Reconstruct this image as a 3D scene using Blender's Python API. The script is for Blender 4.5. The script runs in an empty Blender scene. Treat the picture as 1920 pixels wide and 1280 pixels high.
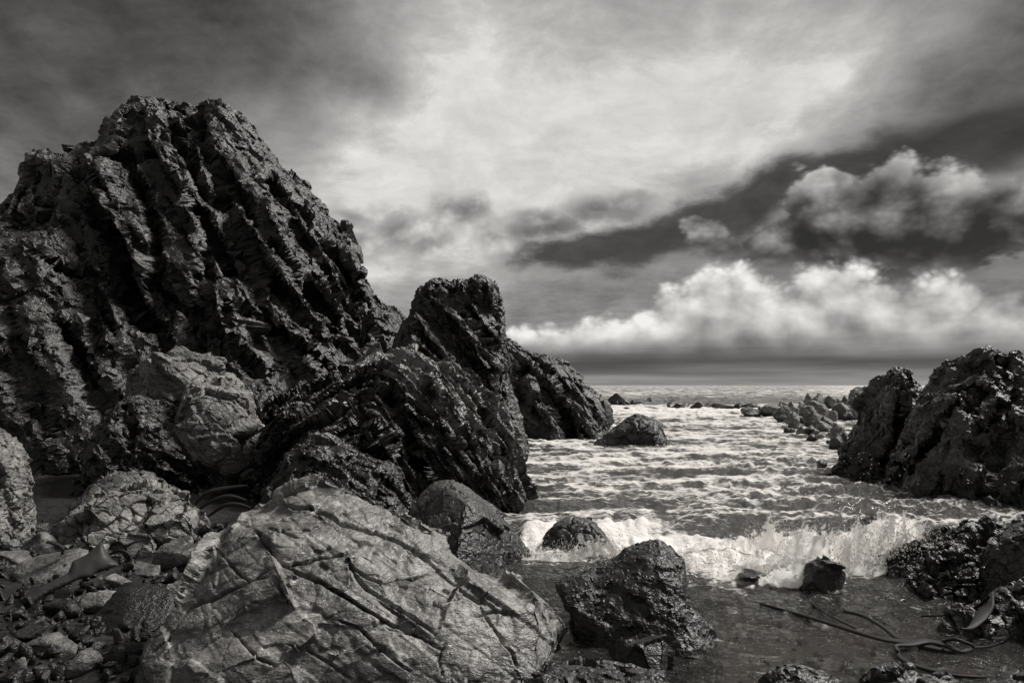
import bpy, math
import numpy as np

# ------------------------------------------------------------------ camera
FPX = 1400.0                       # focal length in pixels of a 1920 wide frame
CAMZ = 1.7
PITCH = math.atan(82.0 / FPX)      # horizon sits a little below the middle
scene = bpy.context.scene
COL = scene.collection
cam_d = bpy.data.cameras.new("camera")
cam = bpy.data.objects.new("camera", cam_d)
COL.objects.link(cam)
cam.location = (0, 0, CAMZ)
cam.rotation_euler = (math.pi / 2 + PITCH, 0, 0)
cam_d.sensor_width = 36.0
cam_d.lens = 36.0 * FPX / 1920.0
cam_d.clip_start = 0.05
cam_d.clip_end = 60000
scene.camera = cam
vs = scene.view_settings
vs.view_transform = 'Standard'
vs.look = 'None'
vs.exposure = 0.0
vs.gamma = 1.0
vs.use_curve_mapping = False
scene.cycles.use_denoising = True
scene.cycles.denoising_prefilter = 'ACCURATE'
scene.cycles.max_bounces = 4
scene.cycles.transparent_max_bounces = 12

SUN_AZ, SUN_EL = math.radians(66), math.radians(50)   # azimuth clockwise from the view axis
SUN_POWER, SUN_ANGLE = 4.6, math.radians(16)
SKY_STRENGTH = 0.1


def ray(px, py):
    cx, cy = (px - 960.0) / FPX, (640.0 - py) / FPX
    c, s = math.cos(PITCH), math.sin(PITCH)
    d = np.array([cx, c - s * cy, s + c * cy])
    return d


def at(px, py, Y):
    d = ray(px, py)
    return np.array([0, 0, CAMZ]) + d * (Y / d[1])


def on_level(px, py, z=0.0):
    d = ray(px, py)
    return np.array([0, 0, CAMZ]) + d * ((z - CAMZ) / d[2])


def project(P):
    q = P - np.array([0, 0, CAMZ])
    c, s = math.cos(PITCH), math.sin(PITCH)
    f = q[:, 1] * c + q[:, 2] * s
    u = -q[:, 1] * s + q[:, 2] * c
    f = np.maximum(f, 0.05)
    return 960 + FPX * q[:, 0] / f, 640 - FPX * u / f


# ------------------------------------------------------------------ node expressions
class NX:
    """A tiny expression wrapper: arithmetic on sockets makes Math nodes."""
    nt = None

    def __init__(self, s):
        self.s = s

    @staticmethod
    def math(op, *a, clamp=False):
        n = NX.nt.nodes.new('ShaderNodeMath')
        n.operation = op
        n.use_clamp = clamp
        for i, v in enumerate(a):
            if isinstance(v, NX):
                NX.nt.links.new(v.s, n.inputs[i])
            else:
                n.inputs[i].default_value = float(v)
        return NX(n.outputs[0])

    def __add__(s, o): return NX.math('ADD', s, o)
    __radd__ = __add__
    def __sub__(s, o): return NX.math('SUBTRACT', s, o)
    def __rsub__(s, o): return NX.math('SUBTRACT', o, s)
    def __mul__(s, o): return NX.math('MULTIPLY', s, o)
    __rmul__ = __mul__
    def __truediv__(s, o): return NX.math('DIVIDE', s, o)
    def __rtruediv__(s, o): return NX.math('DIVIDE', o, s)
    def __pow__(s, o): return NX.math('POWER', s, o)


def nmax(a, b): return NX.math('MAXIMUM', a, b)
def nmin(a, b): return NX.math('MINIMUM', a, b)
def nmix(a, b, t): return a + (b - a) * t
def nabs(a): return NX.math('ABSOLUTE', a)


def nstep(x, lo, hi, a=0.0, b=1.0):
    n = NX.nt.nodes.new('ShaderNodeMapRange')
    n.interpolation_type = 'SMOOTHSTEP'
    NX.nt.links.new(x.s, n.inputs['Value'])
    if lo > hi:
        lo, hi, a, b = hi, lo, b, a
    n.inputs['From Min'].default_value = lo
    n.inputs['From Max'].default_value = hi
    n.inputs['To Min'].default_value = a
    n.inputs['To Max'].default_value = b
    return NX(n.outputs['Result'])


def nvec(x, y, z):
    n = NX.nt.nodes.new('ShaderNodeCombineXYZ')
    for i, v in enumerate((x, y, z)):
        if isinstance(v, NX):
            NX.nt.links.new(v.s, n.inputs[i])
        else:
            n.inputs[i].default_value = v
    return n.outputs[0]


def nnoise(vec, scale, detail=4, rough=0.55, dist=0.0, lac=2.0, dim='3D'):
    n = NX.nt.nodes.new('ShaderNodeTexNoise')
    n.noise_dimensions = dim
    NX.nt.links.new(vec, n.inputs['Vector'])
    n.inputs['Scale'].default_value = scale
    n.inputs['Detail'].default_value = detail
    n.inputs['Roughness'].default_value = rough
    n.inputs['Lacunarity'].default_value = lac
    n.inputs['Distortion'].default_value = dist
    return NX(n.outputs['Fac'])


def nvoro(vec, scale, detail=0, rough=0.5, feature='F1', smooth=0.5, out='Distance', dim='3D'):
    n = NX.nt.nodes.new('ShaderNodeTexVoronoi')
    n.voronoi_dimensions = dim
    n.feature = feature
    NX.nt.links.new(vec, n.inputs['Vector'])
    n.inputs['Scale'].default_value = scale
    if 'Detail' in n.inputs: n.inputs['Detail'].default_value = detail
    if 'Roughness' in n.inputs: n.inputs['Roughness'].default_value = rough
    if feature == 'SMOOTH_F1': n.inputs['Smoothness'].default_value = smooth
    return NX(n.outputs[out])


def ncurve(x, pts):
    """piecewise smooth curve through (x, y) points, any ranges"""
    xs = [p[0] for p in pts]; ys = [p[1] for p in pts]
    x0, x1, y0, y1 = min(xs), max(xs), min(ys), max(ys)
    n = NX.nt.nodes.new('ShaderNodeFloatCurve')
    c = n.mapping.curves[0]
    t = [((a - x0) / (x1 - x0), (b - y0) / max(y1 - y0, 1e-9)) for a, b in pts]
    c.points[0].location = t[0]
    c.points[1].location = t[-1]
    for p in t[1:-1]:
        c.points.new(*p)
    n.mapping.update()
    v = (x - x0) * (1.0 / (x1 - x0))
    NX.nt.links.new(v.s, n.inputs['Value'])
    return NX(n.outputs[0]) * (y1 - y0) + y0


# ------------------------------------------------------------------ sky
def build_world():
    w = bpy.data.worlds.new("World")
    scene.world = w
    w.use_nodes = True
    w.cycles.sampling_method = 'MANUAL'
    w.cycles.sample_map_resolution = 512
    nt = w.node_tree
    nt.nodes.clear()
    NX.nt = nt
    tc = nt.nodes.new('ShaderNodeTexCoord')
    dirv = tc.outputs['Generated']
    sp = nt.nodes.new('ShaderNodeSeparateXYZ')
    nt.links.new(dirv, sp.inputs[0])
    x, y, z = (NX(sp.outputs[i]) for i in range(3))
    az = NX.math('ARCTAN2', x, y)
    el = NX.math('ARCSINE', nmin(nmax(z, -1.0), 1.0))

    def ae(px, py):
        d = ray(px, py); d = d / np.linalg.norm(d)
        return math.atan2(d[0], d[1]), math.asin(d[2])

    # turbulence that bends every cloud edge
    w1 = nnoise(dirv, 3.2, 3, 0.55) - 0.5
    off = nt.nodes.new('ShaderNodeVectorMath'); off.operation = 'ADD'
    nt.links.new(dirv, off.inputs[0]); off.inputs[1].default_value = (7.3, 2.1, 4.4)
    w2 = nnoise(off.outputs[0], 3.6, 3, 0.55) - 0.5
    # flattened sheet coordinates: cloud streets get finer towards the horizon
    inv = 1.0 / (nabs(z) + 0.22)
    sheet = nvec(x * inv, y * inv, 0.0)
    s1 = nnoise(sheet, 1.7, 4, 0.6, 0.0, dim='2D') - 0.5
    s2 = nnoise(nvec(x * inv + w1 * 0.25, y * inv + w2 * 0.25, 0.0), 7.0, 6, 0.68, 0.0, dim='2D') - 0.5
    # cauliflower noise for the heaped clouds
    pa, pe = az + w1 * 0.06, (el + w2 * 0.05) * 1.3
    pf = 0.45 - nvoro(nvec(pa, pe, 0.0), 14.0, 3.0, 0.58, dim='2D')
    pf2 = 0.45 - nvoro(nvec(pa - 0.004, pe + 0.016, 0.0), 15.0, 1.0, 0.5, dim='2D')
    relief = pf - pf2                      # side turned up to the light minus side turned away

    azw = az + w1 * 0.16
    elw = el + w2 * 0.12

    VW = nvec(azw, elw, 0.0)
    V2 = nvec(az + w1 * 0.045, el + w2 * 0.04, 0.0)

    def blob(px, py, rx, ry, rot=0.0, V=VW):
        ca, ce = ae(px, py)
        k = 1.0 / FPX * 0.93
        # point -> (rotate(-rot) (point - centre)) / radii, in one TEXTURE mapping
        n = nt.nodes.new('ShaderNodeMapping'); n.vector_type = 'TEXTURE'
        nt.links.new(V, n.inputs['Vector'])
        n.inputs['Location'].default_value = (ca, ce, 0)
        n.inputs['Rotation'].default_value = (0, 0, math.radians(rot))
        n.inputs['Scale'].default_value = (rx * k, ry * k, 1)
        d = nt.nodes.new('ShaderNodeVectorMath'); d.operation = 'DOT_PRODUCT'
        nt.links.new(n.outputs[0], d.inputs[0]); nt.links.new(n.outputs[0], d.inputs[1])
        return NX(d.outputs['Value'])

    def gauss(*a, **k):
        return NX.math('EXPONENT', blob(*a, **k) * -1.0)

    # --- high sheet, values as seen (display), turned to linear at the end
    L = 0.43 + s1 * 0.36 + s2 * 0.26
    L = L + gauss(1040, 190, 640, 340) * 0.42
    L = L + gauss(960, 330, 330, 130, 8) * 0.10
    L = L + gauss(1500, 170, 420, 110, 8) * 0.30
    L = L + gauss(760, 430, 200, 110) * 0.22
    L = L - gauss(330, 40, 560, 190, 5) * 0.19
    L = L - gauss(690, 165, 120, 70, -30) * 0.17
    L = L - gauss(560, 110, 260, 90, -20) * 0.08
    L = L - gauss(1860, 70, 260, 120, 15) * 0.30
    L = L + gauss(700, 495, 45, 60) * 0.32
    L = L + gauss(800, 250, 300, 200, -20) * 0.12
    L = nmin(nmax(L, 0.20), 0.86) + (s2 * 0.24 + s1 * 0.10) * nstep(L, 0.6, 0.95)
    # --- clear gap of dark sky between the layers
    sky = nt.nodes.new('ShaderNodeTexSky')
    sky.sky_type = 'NISHITA'
    sky.sun_disc = False
    sky.sun_elevation = SUN_EL
    sky.sun_rotation = SUN_AZ
    sky.air_density = 1.0; sky.dust_density = 0.6
    bw = nt.nodes.new('ShaderNodeRGBToBW')
    nt.links.new(sky.outputs[0], bw.inputs[0])
    clear = NX(bw.outputs[0])              # physical, before strength
    g = gauss(1700, 300, 430, 62, 9) * 1.25
    g = nmax(g, gauss(1420, 390, 190, 62, 28) * 1.2)
    g = nmax(g, gauss(1130, 470, 250, 46, 8) * 1.1)
    g = nmax(g, gauss(1650, 470, 300, 70, 0) * 1.1)
    g = nmax(g, gauss(1270, 445, 200, 52, 22) * 1.15)
    gap = nstep(g + s2 * 0.9 + w1 * 0.4, 0.30, 0.95)
    gapv = 0.235 + s1 * 0.20 + s2 * 0.16
    L = nmix(L, gapv, gap * 0.93)

    # --- heaped clouds
    e2 = el + w2 * 0.04

    def heap(L, discs, edge, top, low, amp=0.5, relk=0.35, lo=0.0, hi=0.25):
        m = None
        for (px, py, rx, ry) in discs:
            q = 1.0 - NX.math('SQRT', blob(px, py, rx, ry, 0, V2))
            m = q if m is None else nmax(m, q)
        m = m + pf * amp + s2 * 0.40
        cover = nstep(m, lo, hi)
        # bright towards the upper rim, grey towards the base
        ys = [d[1] - d[3] for d in discs]; yb = [d[1] + d[3] for d in discs]
        _, et = ae(discs[0][0], min(ys)); _, eb = ae(discs[0][0], max(yb))
        h = nstep(e2 + pf * 0.03, eb + (et - eb) * edge[0], eb + (et - eb) * edge[1])
        rim = nstep(m, 0.55, 0.05)
        shade = nmix(low, top, h * (0.55 + 0.45 * rim))
        shade = nmax(shade + relief * relk + s2 * 0.14, 0.12)
        return nmix(L, shade, cover * 0.97)

    L = heap(L, [(760, 440, 170, 84), (860, 405, 150, 76), (930, 440, 140, 72), (650, 440, 160, 90)], (0.0, 0.9), 0.90, 0.66, 0.5, 0.3, 0.0, 0.45)
    L = heap(L, [(1140, 385, 210, 66), (1020, 420, 190, 64)], (0.0, 1.0), 0.82, 0.42, 0.5, 0.25, 0.0, 0.8)
    L = heap(L, [(1330, 445, 60, 42), (1410, 462, 84, 46), (1300, 425, 40, 30), (1370, 470, 90, 40)], (0.0, 1.0), 0.72, 0.42, 0.7, 0.35, -0.05, 0.4)
    L = heap(L, [(1560, 395, 120, 96), (1690, 385, 160, 104), (1620, 430, 230, 90), (1800, 430, 200, 96), (1560, 345, 56, 46)], (0.0, 0.95), 0.82, 0.30, 0.40, 0.30, -0.05, 0.22)
    # --- long bank of cloud above the sea
    top = [(-200, 640), (300, 620), (700, 620), (900, 612), (960, 595), (1060, 565), (1150, 555), (1230, 525), (1290, 502), (1330, 470), (1400, 465),
           (1450, 495), (1500, 485), (1570, 465), (1640, 480), (1700, 500), (1790, 480), (1850, 485), (1930, 505), (2300, 540)]
    pts = [ae(p, q) for p, q in top]
    tc_ = ncurve(az, [(-3.2, pts[0][1])] + pts + [(3.2, pts[-1][1])])
    dep = tc_ - (el + w2 * 0.02) + pf * 0.034 + s2 * 0.012      # depth under the cloud top, radians
    cover = nstep(dep, -0.002, 0.024)
    face = ncurve(nmin(nmax(dep, 0.0), 0.30), [(0.0, 0.93), (0.04, 0.91), (0.075, 0.80), (0.105, 0.66), (0.135, 0.52), (0.20, 0.44), (0.30, 0.42)])
    sidefall = nstep(az, 0.36, 0.62, 1.0, 0.82)
    face = face * sidefall + relief * 0.30 + s2 * 0.12
    L = nmix(L, face, cover)
    # --- flat grey streaks over the horizon
    strat = nnoise(nvec(az * 1.6, el * 26.0, 0.0), 1.6, 4, 0.55, dim='2D') - 0.5
    low = ncurve(nmin(nmax(el, -0.05), 0.14), [(-0.05, 0.56), (0.0, 0.58), (0.012, 0.50), (0.026, 0.38), (0.045, 0.44), (0.07, 0.50), (0.14, 0.6)])
    low = low + strat * 0.50
    L = nmix(L, low, nstep(el, 0.075, 0.025))
    L = nmin(nmax(L, 0.10), 0.97)
    lin = NX.math('POWER', L, 2.25) * (1.0 / SKY_STRENGTH)
    # a share of the physical sky stays in everything, most of it in the gap
    lum = lin * 0.93 + clear * 0.045
    col = nt.nodes.new('ShaderNodeCombineColor')
    for i, k in enumerate((1.0, 0.975, 0.945)):
        nt.links.new((lum * k).s, col.inputs[i])
    bg = nt.nodes.new('ShaderNodeBackground')
    bg.inputs['Strength'].default_value = SKY_STRENGTH
    nt.links.new(col.outputs[0], bg.inputs['Color'])
    out = nt.nodes.new('ShaderNodeOutputWorld')
    nt.links.new(bg.outputs[0], out.inputs['Surface'])


build_world()
sun_d = bpy.data.lights.new("sun", 'SUN')
sun_d.energy = SUN_POWER
sun_d.angle = SUN_ANGLE
sun_d.color = (1.0, 0.97, 0.93)
sun = bpy.data.objects.new("sun", sun_d)
COL.objects.link(sun)
# a sun lamp shines along its -Z: turn it so that it comes from SUN_AZ, SUN_EL
sun.rotation_euler = (math.pi / 2 - SUN_EL, 0, math.pi - SUN_AZ)
sun.location = (0, 0, 30)


# ------------------------------------------------------------------ numpy noise
_rng = np.random.default_rng(11)
_perm = _rng.permutation(256).astype(np.int32)
_perm = np.concatenate([_perm, _perm, _perm[:2]])
_g = _rng.normal(size=(256, 3)); _g /= np.linalg.norm(_g, axis=1)[:, None]
_g = _g.astype(np.float32)


def pnoise(P, seed=0):
    P = P.astype(np.float32) + np.float32(seed * 17.31)
    I = np.floor(P); f = P - I
    I = I.astype(np.int32) & 255
    u = f * f * f * (f * (f * 6 - 15) + 10)
    r = None
    vals = []
    for dx in (0, 1):
        px = _perm[(I[:, 0] + dx) & 255]
        for dy in (0, 1):
            pxy = _perm[(px + I[:, 1] + dy) & 255]
            for dz in (0, 1):
                g = _g[_perm[(pxy + I[:, 2] + dz) & 255]]
                vals.append(g[:, 0] * (f[:, 0] - dx) + g[:, 1] * (f[:, 1] - dy) + g[:, 2] * (f[:, 2] - dz))
    a = vals
    z = [a[i] + (a[i + 1] - a[i]) * u[:, 2] for i in (0, 2, 4, 6)]
    y = [z[i] + (z[i + 1] - z[i]) * u[:, 1] for i in (0, 2)]
    return (y[0] + (y[1] - y[0]) * u[:, 0]) * 1.6


def fbm(P, octv=4, seed=0, gain=0.5, lac=2.07):
    r = np.zeros(len(P), np.float32); a = 1.0; s = 1.0
    for i in range(octv):
        r += a * pnoise(P * s, seed + i * 3)
        a *= gain; s *= lac
    return r


def ridged(P, octv=4, seed=0, gain=0.5, lac=2.1):
    r = np.zeros(len(P), np.float32); a = 1.0; s = 1.0
    for i in range(octv):
        r += a * (1 - 2 * np.abs(pnoise(P * s, seed + i * 3)))
        a *= gain; s *= lac
    return r


def _hash(ix, iy, iz, seed):
    h = (ix.astype(np.uint32) * np.uint32(73856093)) ^ (iy.astype(np.uint32) * np.uint32(19349663)) ^ (iz.astype(np.uint32) * np.uint32(83492791)) ^ np.uint32((seed * 2654435 + 97) & 0xffffffff)
    h ^= h >> np.uint32(13); h *= np.uint32(1274126177); h ^= h >> np.uint32(16); h *= np.uint32(2246822519); h ^= h >> np.uint32(13)
    return h


def _h3(h):
    m = np.float32(1 / 1023.0)
    return (h & np.uint32(1023)).astype(np.float32) * m, ((h >> np.uint32(10)) & np.uint32(1023)).astype(np.float32) * m, ((h >> np.uint32(20)) & np.uint32(1023)).astype(np.float32) * m


def worley(P, seed=0, jit=0.9):
    """F1, F2, key of nearest cell and offset to its centre"""
    P = P.astype(np.float32)
    I = np.floor(P).astype(np.int32)
    f = P - I
    n = len(P)
    d1 = np.full(n, 9e9, np.float32); d2 = d1.copy()
    key = np.zeros(n, np.uint32)
    # only the 2x2x2 block of cells around the point plus the near rest
    side = np.where(f > 0.5, 1, -1).astype(np.int32)
    for dx in (0, 1):
        for dy in (0, 1):
            for dz in (0, 1):
                ox, oy, oz = side[:, 0] * dx, side[:, 1] * dy, side[:, 2] * dz
                h = _hash(I[:, 0] + ox, I[:, 1] + oy, I[:, 2] + oz, seed)
                a, b, c = _h3(h)
                ex = ox + 0.5 + (a - 0.5) * jit - f[:, 0]
                ey = oy + 0.5 + (b - 0.5) * jit - f[:, 1]
                ez = oz + 0.5 + (c - 0.5) * jit - f[:, 2]
                d = ex * ex + ey * ey + ez * ez
                nb = d < d1
                d2 = np.where(nb, d1, np.minimum(d2, d))
                d1 = np.where(nb, d, d1)
                key = np.where(nb, h, key)
    return np.sqrt(d1), np.sqrt(d2), key


# ------------------------------------------------------------------ mesh helpers (numpy)
def surface_nets(F, org, h):
    S = F < 0
    nx, ny, nz = F.shape
    c = np.zeros((nx - 1, ny - 1, nz - 1), np.int8)
    for dx in (0, 1):
        for dy in (0, 1):
            for dz in (0, 1):
                c += S[dx:nx - 1 + dx, dy:ny - 1 + dy, dz:nz - 1 + dz]
    act = (c > 0) & (c < 8)
    idx = np.full(act.shape, -1, np.int32)
    ijk = np.argwhere(act)
    idx[act] = np.arange(len(ijk))
    acc = np.zeros((len(ijk), 3), np.float32); cnt = np.zeros(len(ijk), np.float32)
    corners = [(a, b, d) for a in (0, 1) for b in (0, 1) for d in (0, 1)]
    val = {k: F[ijk[:, 0] + k[0], ijk[:, 1] + k[1], ijk[:, 2] + k[2]] for k in corners}
    for k in corners:
        for ax in range(3):
            if k[ax] == 0:
                k2 = tuple(1 if i == ax else k[i] for i in range(3))
                a, b = val[k], val[k2]
                m = (a < 0) != (b < 0)
                t = np.where(m, a / np.where(m, a - b, 1), 0)
                for i in range(3):
                    acc[:, i] += np.where(m, k[i] + (t if i == ax else 0), 0)
                cnt += m
    V = (ijk + acc / cnt[:, None]) * h + np.asarray(org)
    quads = []
    for ax in range(3):
        sl0 = [slice(1, -1)] * 3; sl1 = [slice(1, -1)] * 3
        sl0[ax] = slice(0, -1); sl1[ax] = slice(1, None)
        a, b = S[tuple(sl0)], S[tuple(sl1)]
        e = np.argwhere(a != b)
        if not len(e): continue
        s0 = a[e[:, 0], e[:, 1], e[:, 2]]
        e = e.copy()
        for i in range(3):
            if i != ax: e[:, i] += 1
        b1, b2 = (ax + 1) % 3, (ax + 2) % 3
        def cell(o1, o2):
            q = e.copy(); q[:, b1] -= o1; q[:, b2] -= o2
            return idx[q[:, 0], q[:, 1], q[:, 2]]
        q = np.stack([cell(1, 1), cell(0, 1), cell(0, 0), cell(1, 0)], 1)
        q[~s0] = q[~s0][:, ::-1]
        quads.append(q)
    return V.astype(np.float32), np.concatenate(quads)


def subdivide(V, Q):
    E = np.sort(np.concatenate([Q[:, [0, 1]], Q[:, [1, 2]], Q[:, [2, 3]], Q[:, [3, 0]]]), axis=1).astype(np.int64)
    k = E[:, 0] * len(V) + E[:, 1]
    u, inv = np.unique(k, return_inverse=True)
    a, b = u // len(V), u % len(V)
    n0, n1, m = len(V), len(u), len(Q)
    NV = np.concatenate([V, (V[a] + V[b]) / 2, V[Q].mean(1)])
    e = (inv + n0).reshape(4, m)
    fc = np.arange(m) + n0 + n1
    NQ = np.concatenate([np.stack([Q[:, i], e[i], fc, e[(i - 1) % 4]], 1) for i in range(4)])
    return NV.astype(np.float32), NQ


def vnormals(V, Q):
    n = np.cross(V[Q[:, 2]] - V[Q[:, 0]], V[Q[:, 3]] - V[Q[:, 1]])
    N = np.zeros_like(V)
    for i in range(3):
        for j in range(4):
            N[:, i] += np.bincount(Q[:, j], weights=n[:, i], minlength=len(V))
    N /= np.linalg.norm(N, axis=1)[:, None] + 1e-12
    return N


def laplace(X, Q, it=1, lam=0.5):
    n = len(X)
    a = np.concatenate([Q[:, 0], Q[:, 1], Q[:, 2], Q[:, 3]]); b = np.concatenate([Q[:, 1], Q[:, 2], Q[:, 3], Q[:, 0]])
    deg = np.bincount(a, minlength=n) + np.bincount(b, minlength=n)
    deg = np.maximum(deg, 1)
    X = X.copy()
    for _ in range(it):
        for i in range(X.shape[1]):
            s = np.bincount(a, weights=X[b, i], minlength=n) + np.bincount(b, weights=X[a, i], minlength=n)
            X[:, i] += lam * (s / deg - X[:, i])
    return X


def mesh_object(name, V, F, mat, attrs=None, smooth=True, parent=None):
    me = bpy.data.meshes.new(name)
    F = np.asarray(F)
    me.vertices.add(len(V)); me.vertices.foreach_set('co', np.asarray(V, np.float32).ravel())
    k = F.shape[1]
    me.loops.add(F.size); me.loops.foreach_set('vertex_index', F.astype(np.int32).ravel())
    me.polygons.add(len(F))
    me.polygons.foreach_set('loop_start', np.arange(0, F.size, k, dtype=np.int32))
    me.polygons.foreach_set('use_smooth', np.full(len(F), smooth))
    me.update(calc_edges=True)
    for an, av in (attrs or {}).items():
        at_ = me.attributes.new(an, 'FLOAT', 'POINT')
        at_.data.foreach_set('value', np.asarray(av, np.float32))
    if mat: me.materials.append(mat)
    o = bpy.data.objects.new(name, me)
    COL.objects.link(o)
    if parent: o.parent = parent
    return o


def tag(o, label=None, cat=None, group=None, kind=None):
    if label: o['label'] = label
    if cat: o['category'] = cat
    if group: o['group'] = group
    if kind: o['kind'] = kind
    return o


# ------------------------------------------------------------------ rocks
def poly_sdf(X, Z, pts):
    """distance to polygon edge, positive inside"""
    d = np.full(X.shape, 1e9, np.float32); ins = np.zeros(X.shape, bool)
    n = len(pts)
    for i in range(n):
        ax, az_ = pts[i]; bx, bz = pts[(i + 1) % n]
        ex, ez = bx - ax, bz - az_
        wx, wz = X - ax, Z - az_
        t = np.clip((wx * ex + wz * ez) / (ex * ex + ez * ez + 1e-12), 0, 1)
        d = np.minimum(d, (wx - ex * t) ** 2 + (wz - ez * t) ** 2)
        c = ((az_ <= Z) & (bz > Z)) | ((bz <= Z) & (az_ > Z))
        cross = ex * wz - ez * wx
        ins ^= c & (((bz > az_) & (cross > 0)) | ((bz <= az_) & (cross < 0)))
    d = np.sqrt(d)
    return np.where(ins, d, -d)


class Frame:
    """local frame of a rock: depth axis D runs away from the viewer, S to the right"""
    def __init__(s, px, Y, yaw=0.0):
        d = ray(px, 722); a = math.atan2(d[0], d[1])
        o = at(px, 722, Y)
        a += math.radians(yaw)
        s.D = np.array([math.sin(a), math.cos(a), 0.0]); s.S = np.array([math.cos(a), -math.sin(a), 0.0])
        s.O = np.array([o[0], o[1], 0.0])

    def trace(s, pts, dy, lean, z0):
        """pixels -> (s, z) on the leaning plane depth = dy + lean * (z - z0)"""
        nrm = s.D - lean * np.array([0, 0, 1.0])
        out = []
        for p in pts:
            r = ray(*p)
            c = np.array([0, 0, CAMZ]) - s.O
            # (c + r t).nrm = dy - lean*z0
            t = (dy - lean * z0 - c @ nrm) / (r @ nrm)
            q = c + r * t
            out.append((q @ s.S, q[2]))
        return out

    def local(s, P):
        q = P - s.O
        return np.stack([q @ s.S, q @ s.D, q[:, 2]], 1)

    def world(s, L):
        return (s.O + L[:, :1] * s.S + L[:, 1:2] * s.D + L[:, 2:3] * np.array([0, 0, 1.0])).astype(np.float32)


def rot_to(nrm, along):
    """rows: bedding normal, direction along the beds, third"""
    n = np.array(nrm, float); n /= np.linalg.norm(n)
    a = np.array(along, float); a -= n * (a @ n); a /= np.linalg.norm(a)
    return np.stack([n, a, np.cross(n, a)]).astype(np.float32)


def cells_of(P, scale, R=None, warp=0.25, seed=0, coord=None, jit=0.9):
    q = coord(P) if coord else (P @ R.T if R is not None else P)
    q = q / np.asarray(scale, np.float32)
    if warp:
        q = q + warp * np.stack([fbm(q * 0.7, 2, seed + 5), fbm(q * 0.7, 2, seed + 6), fbm(q * 0.7, 2, seed + 7)], 1)
    return worley(q, seed, jit)


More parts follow.
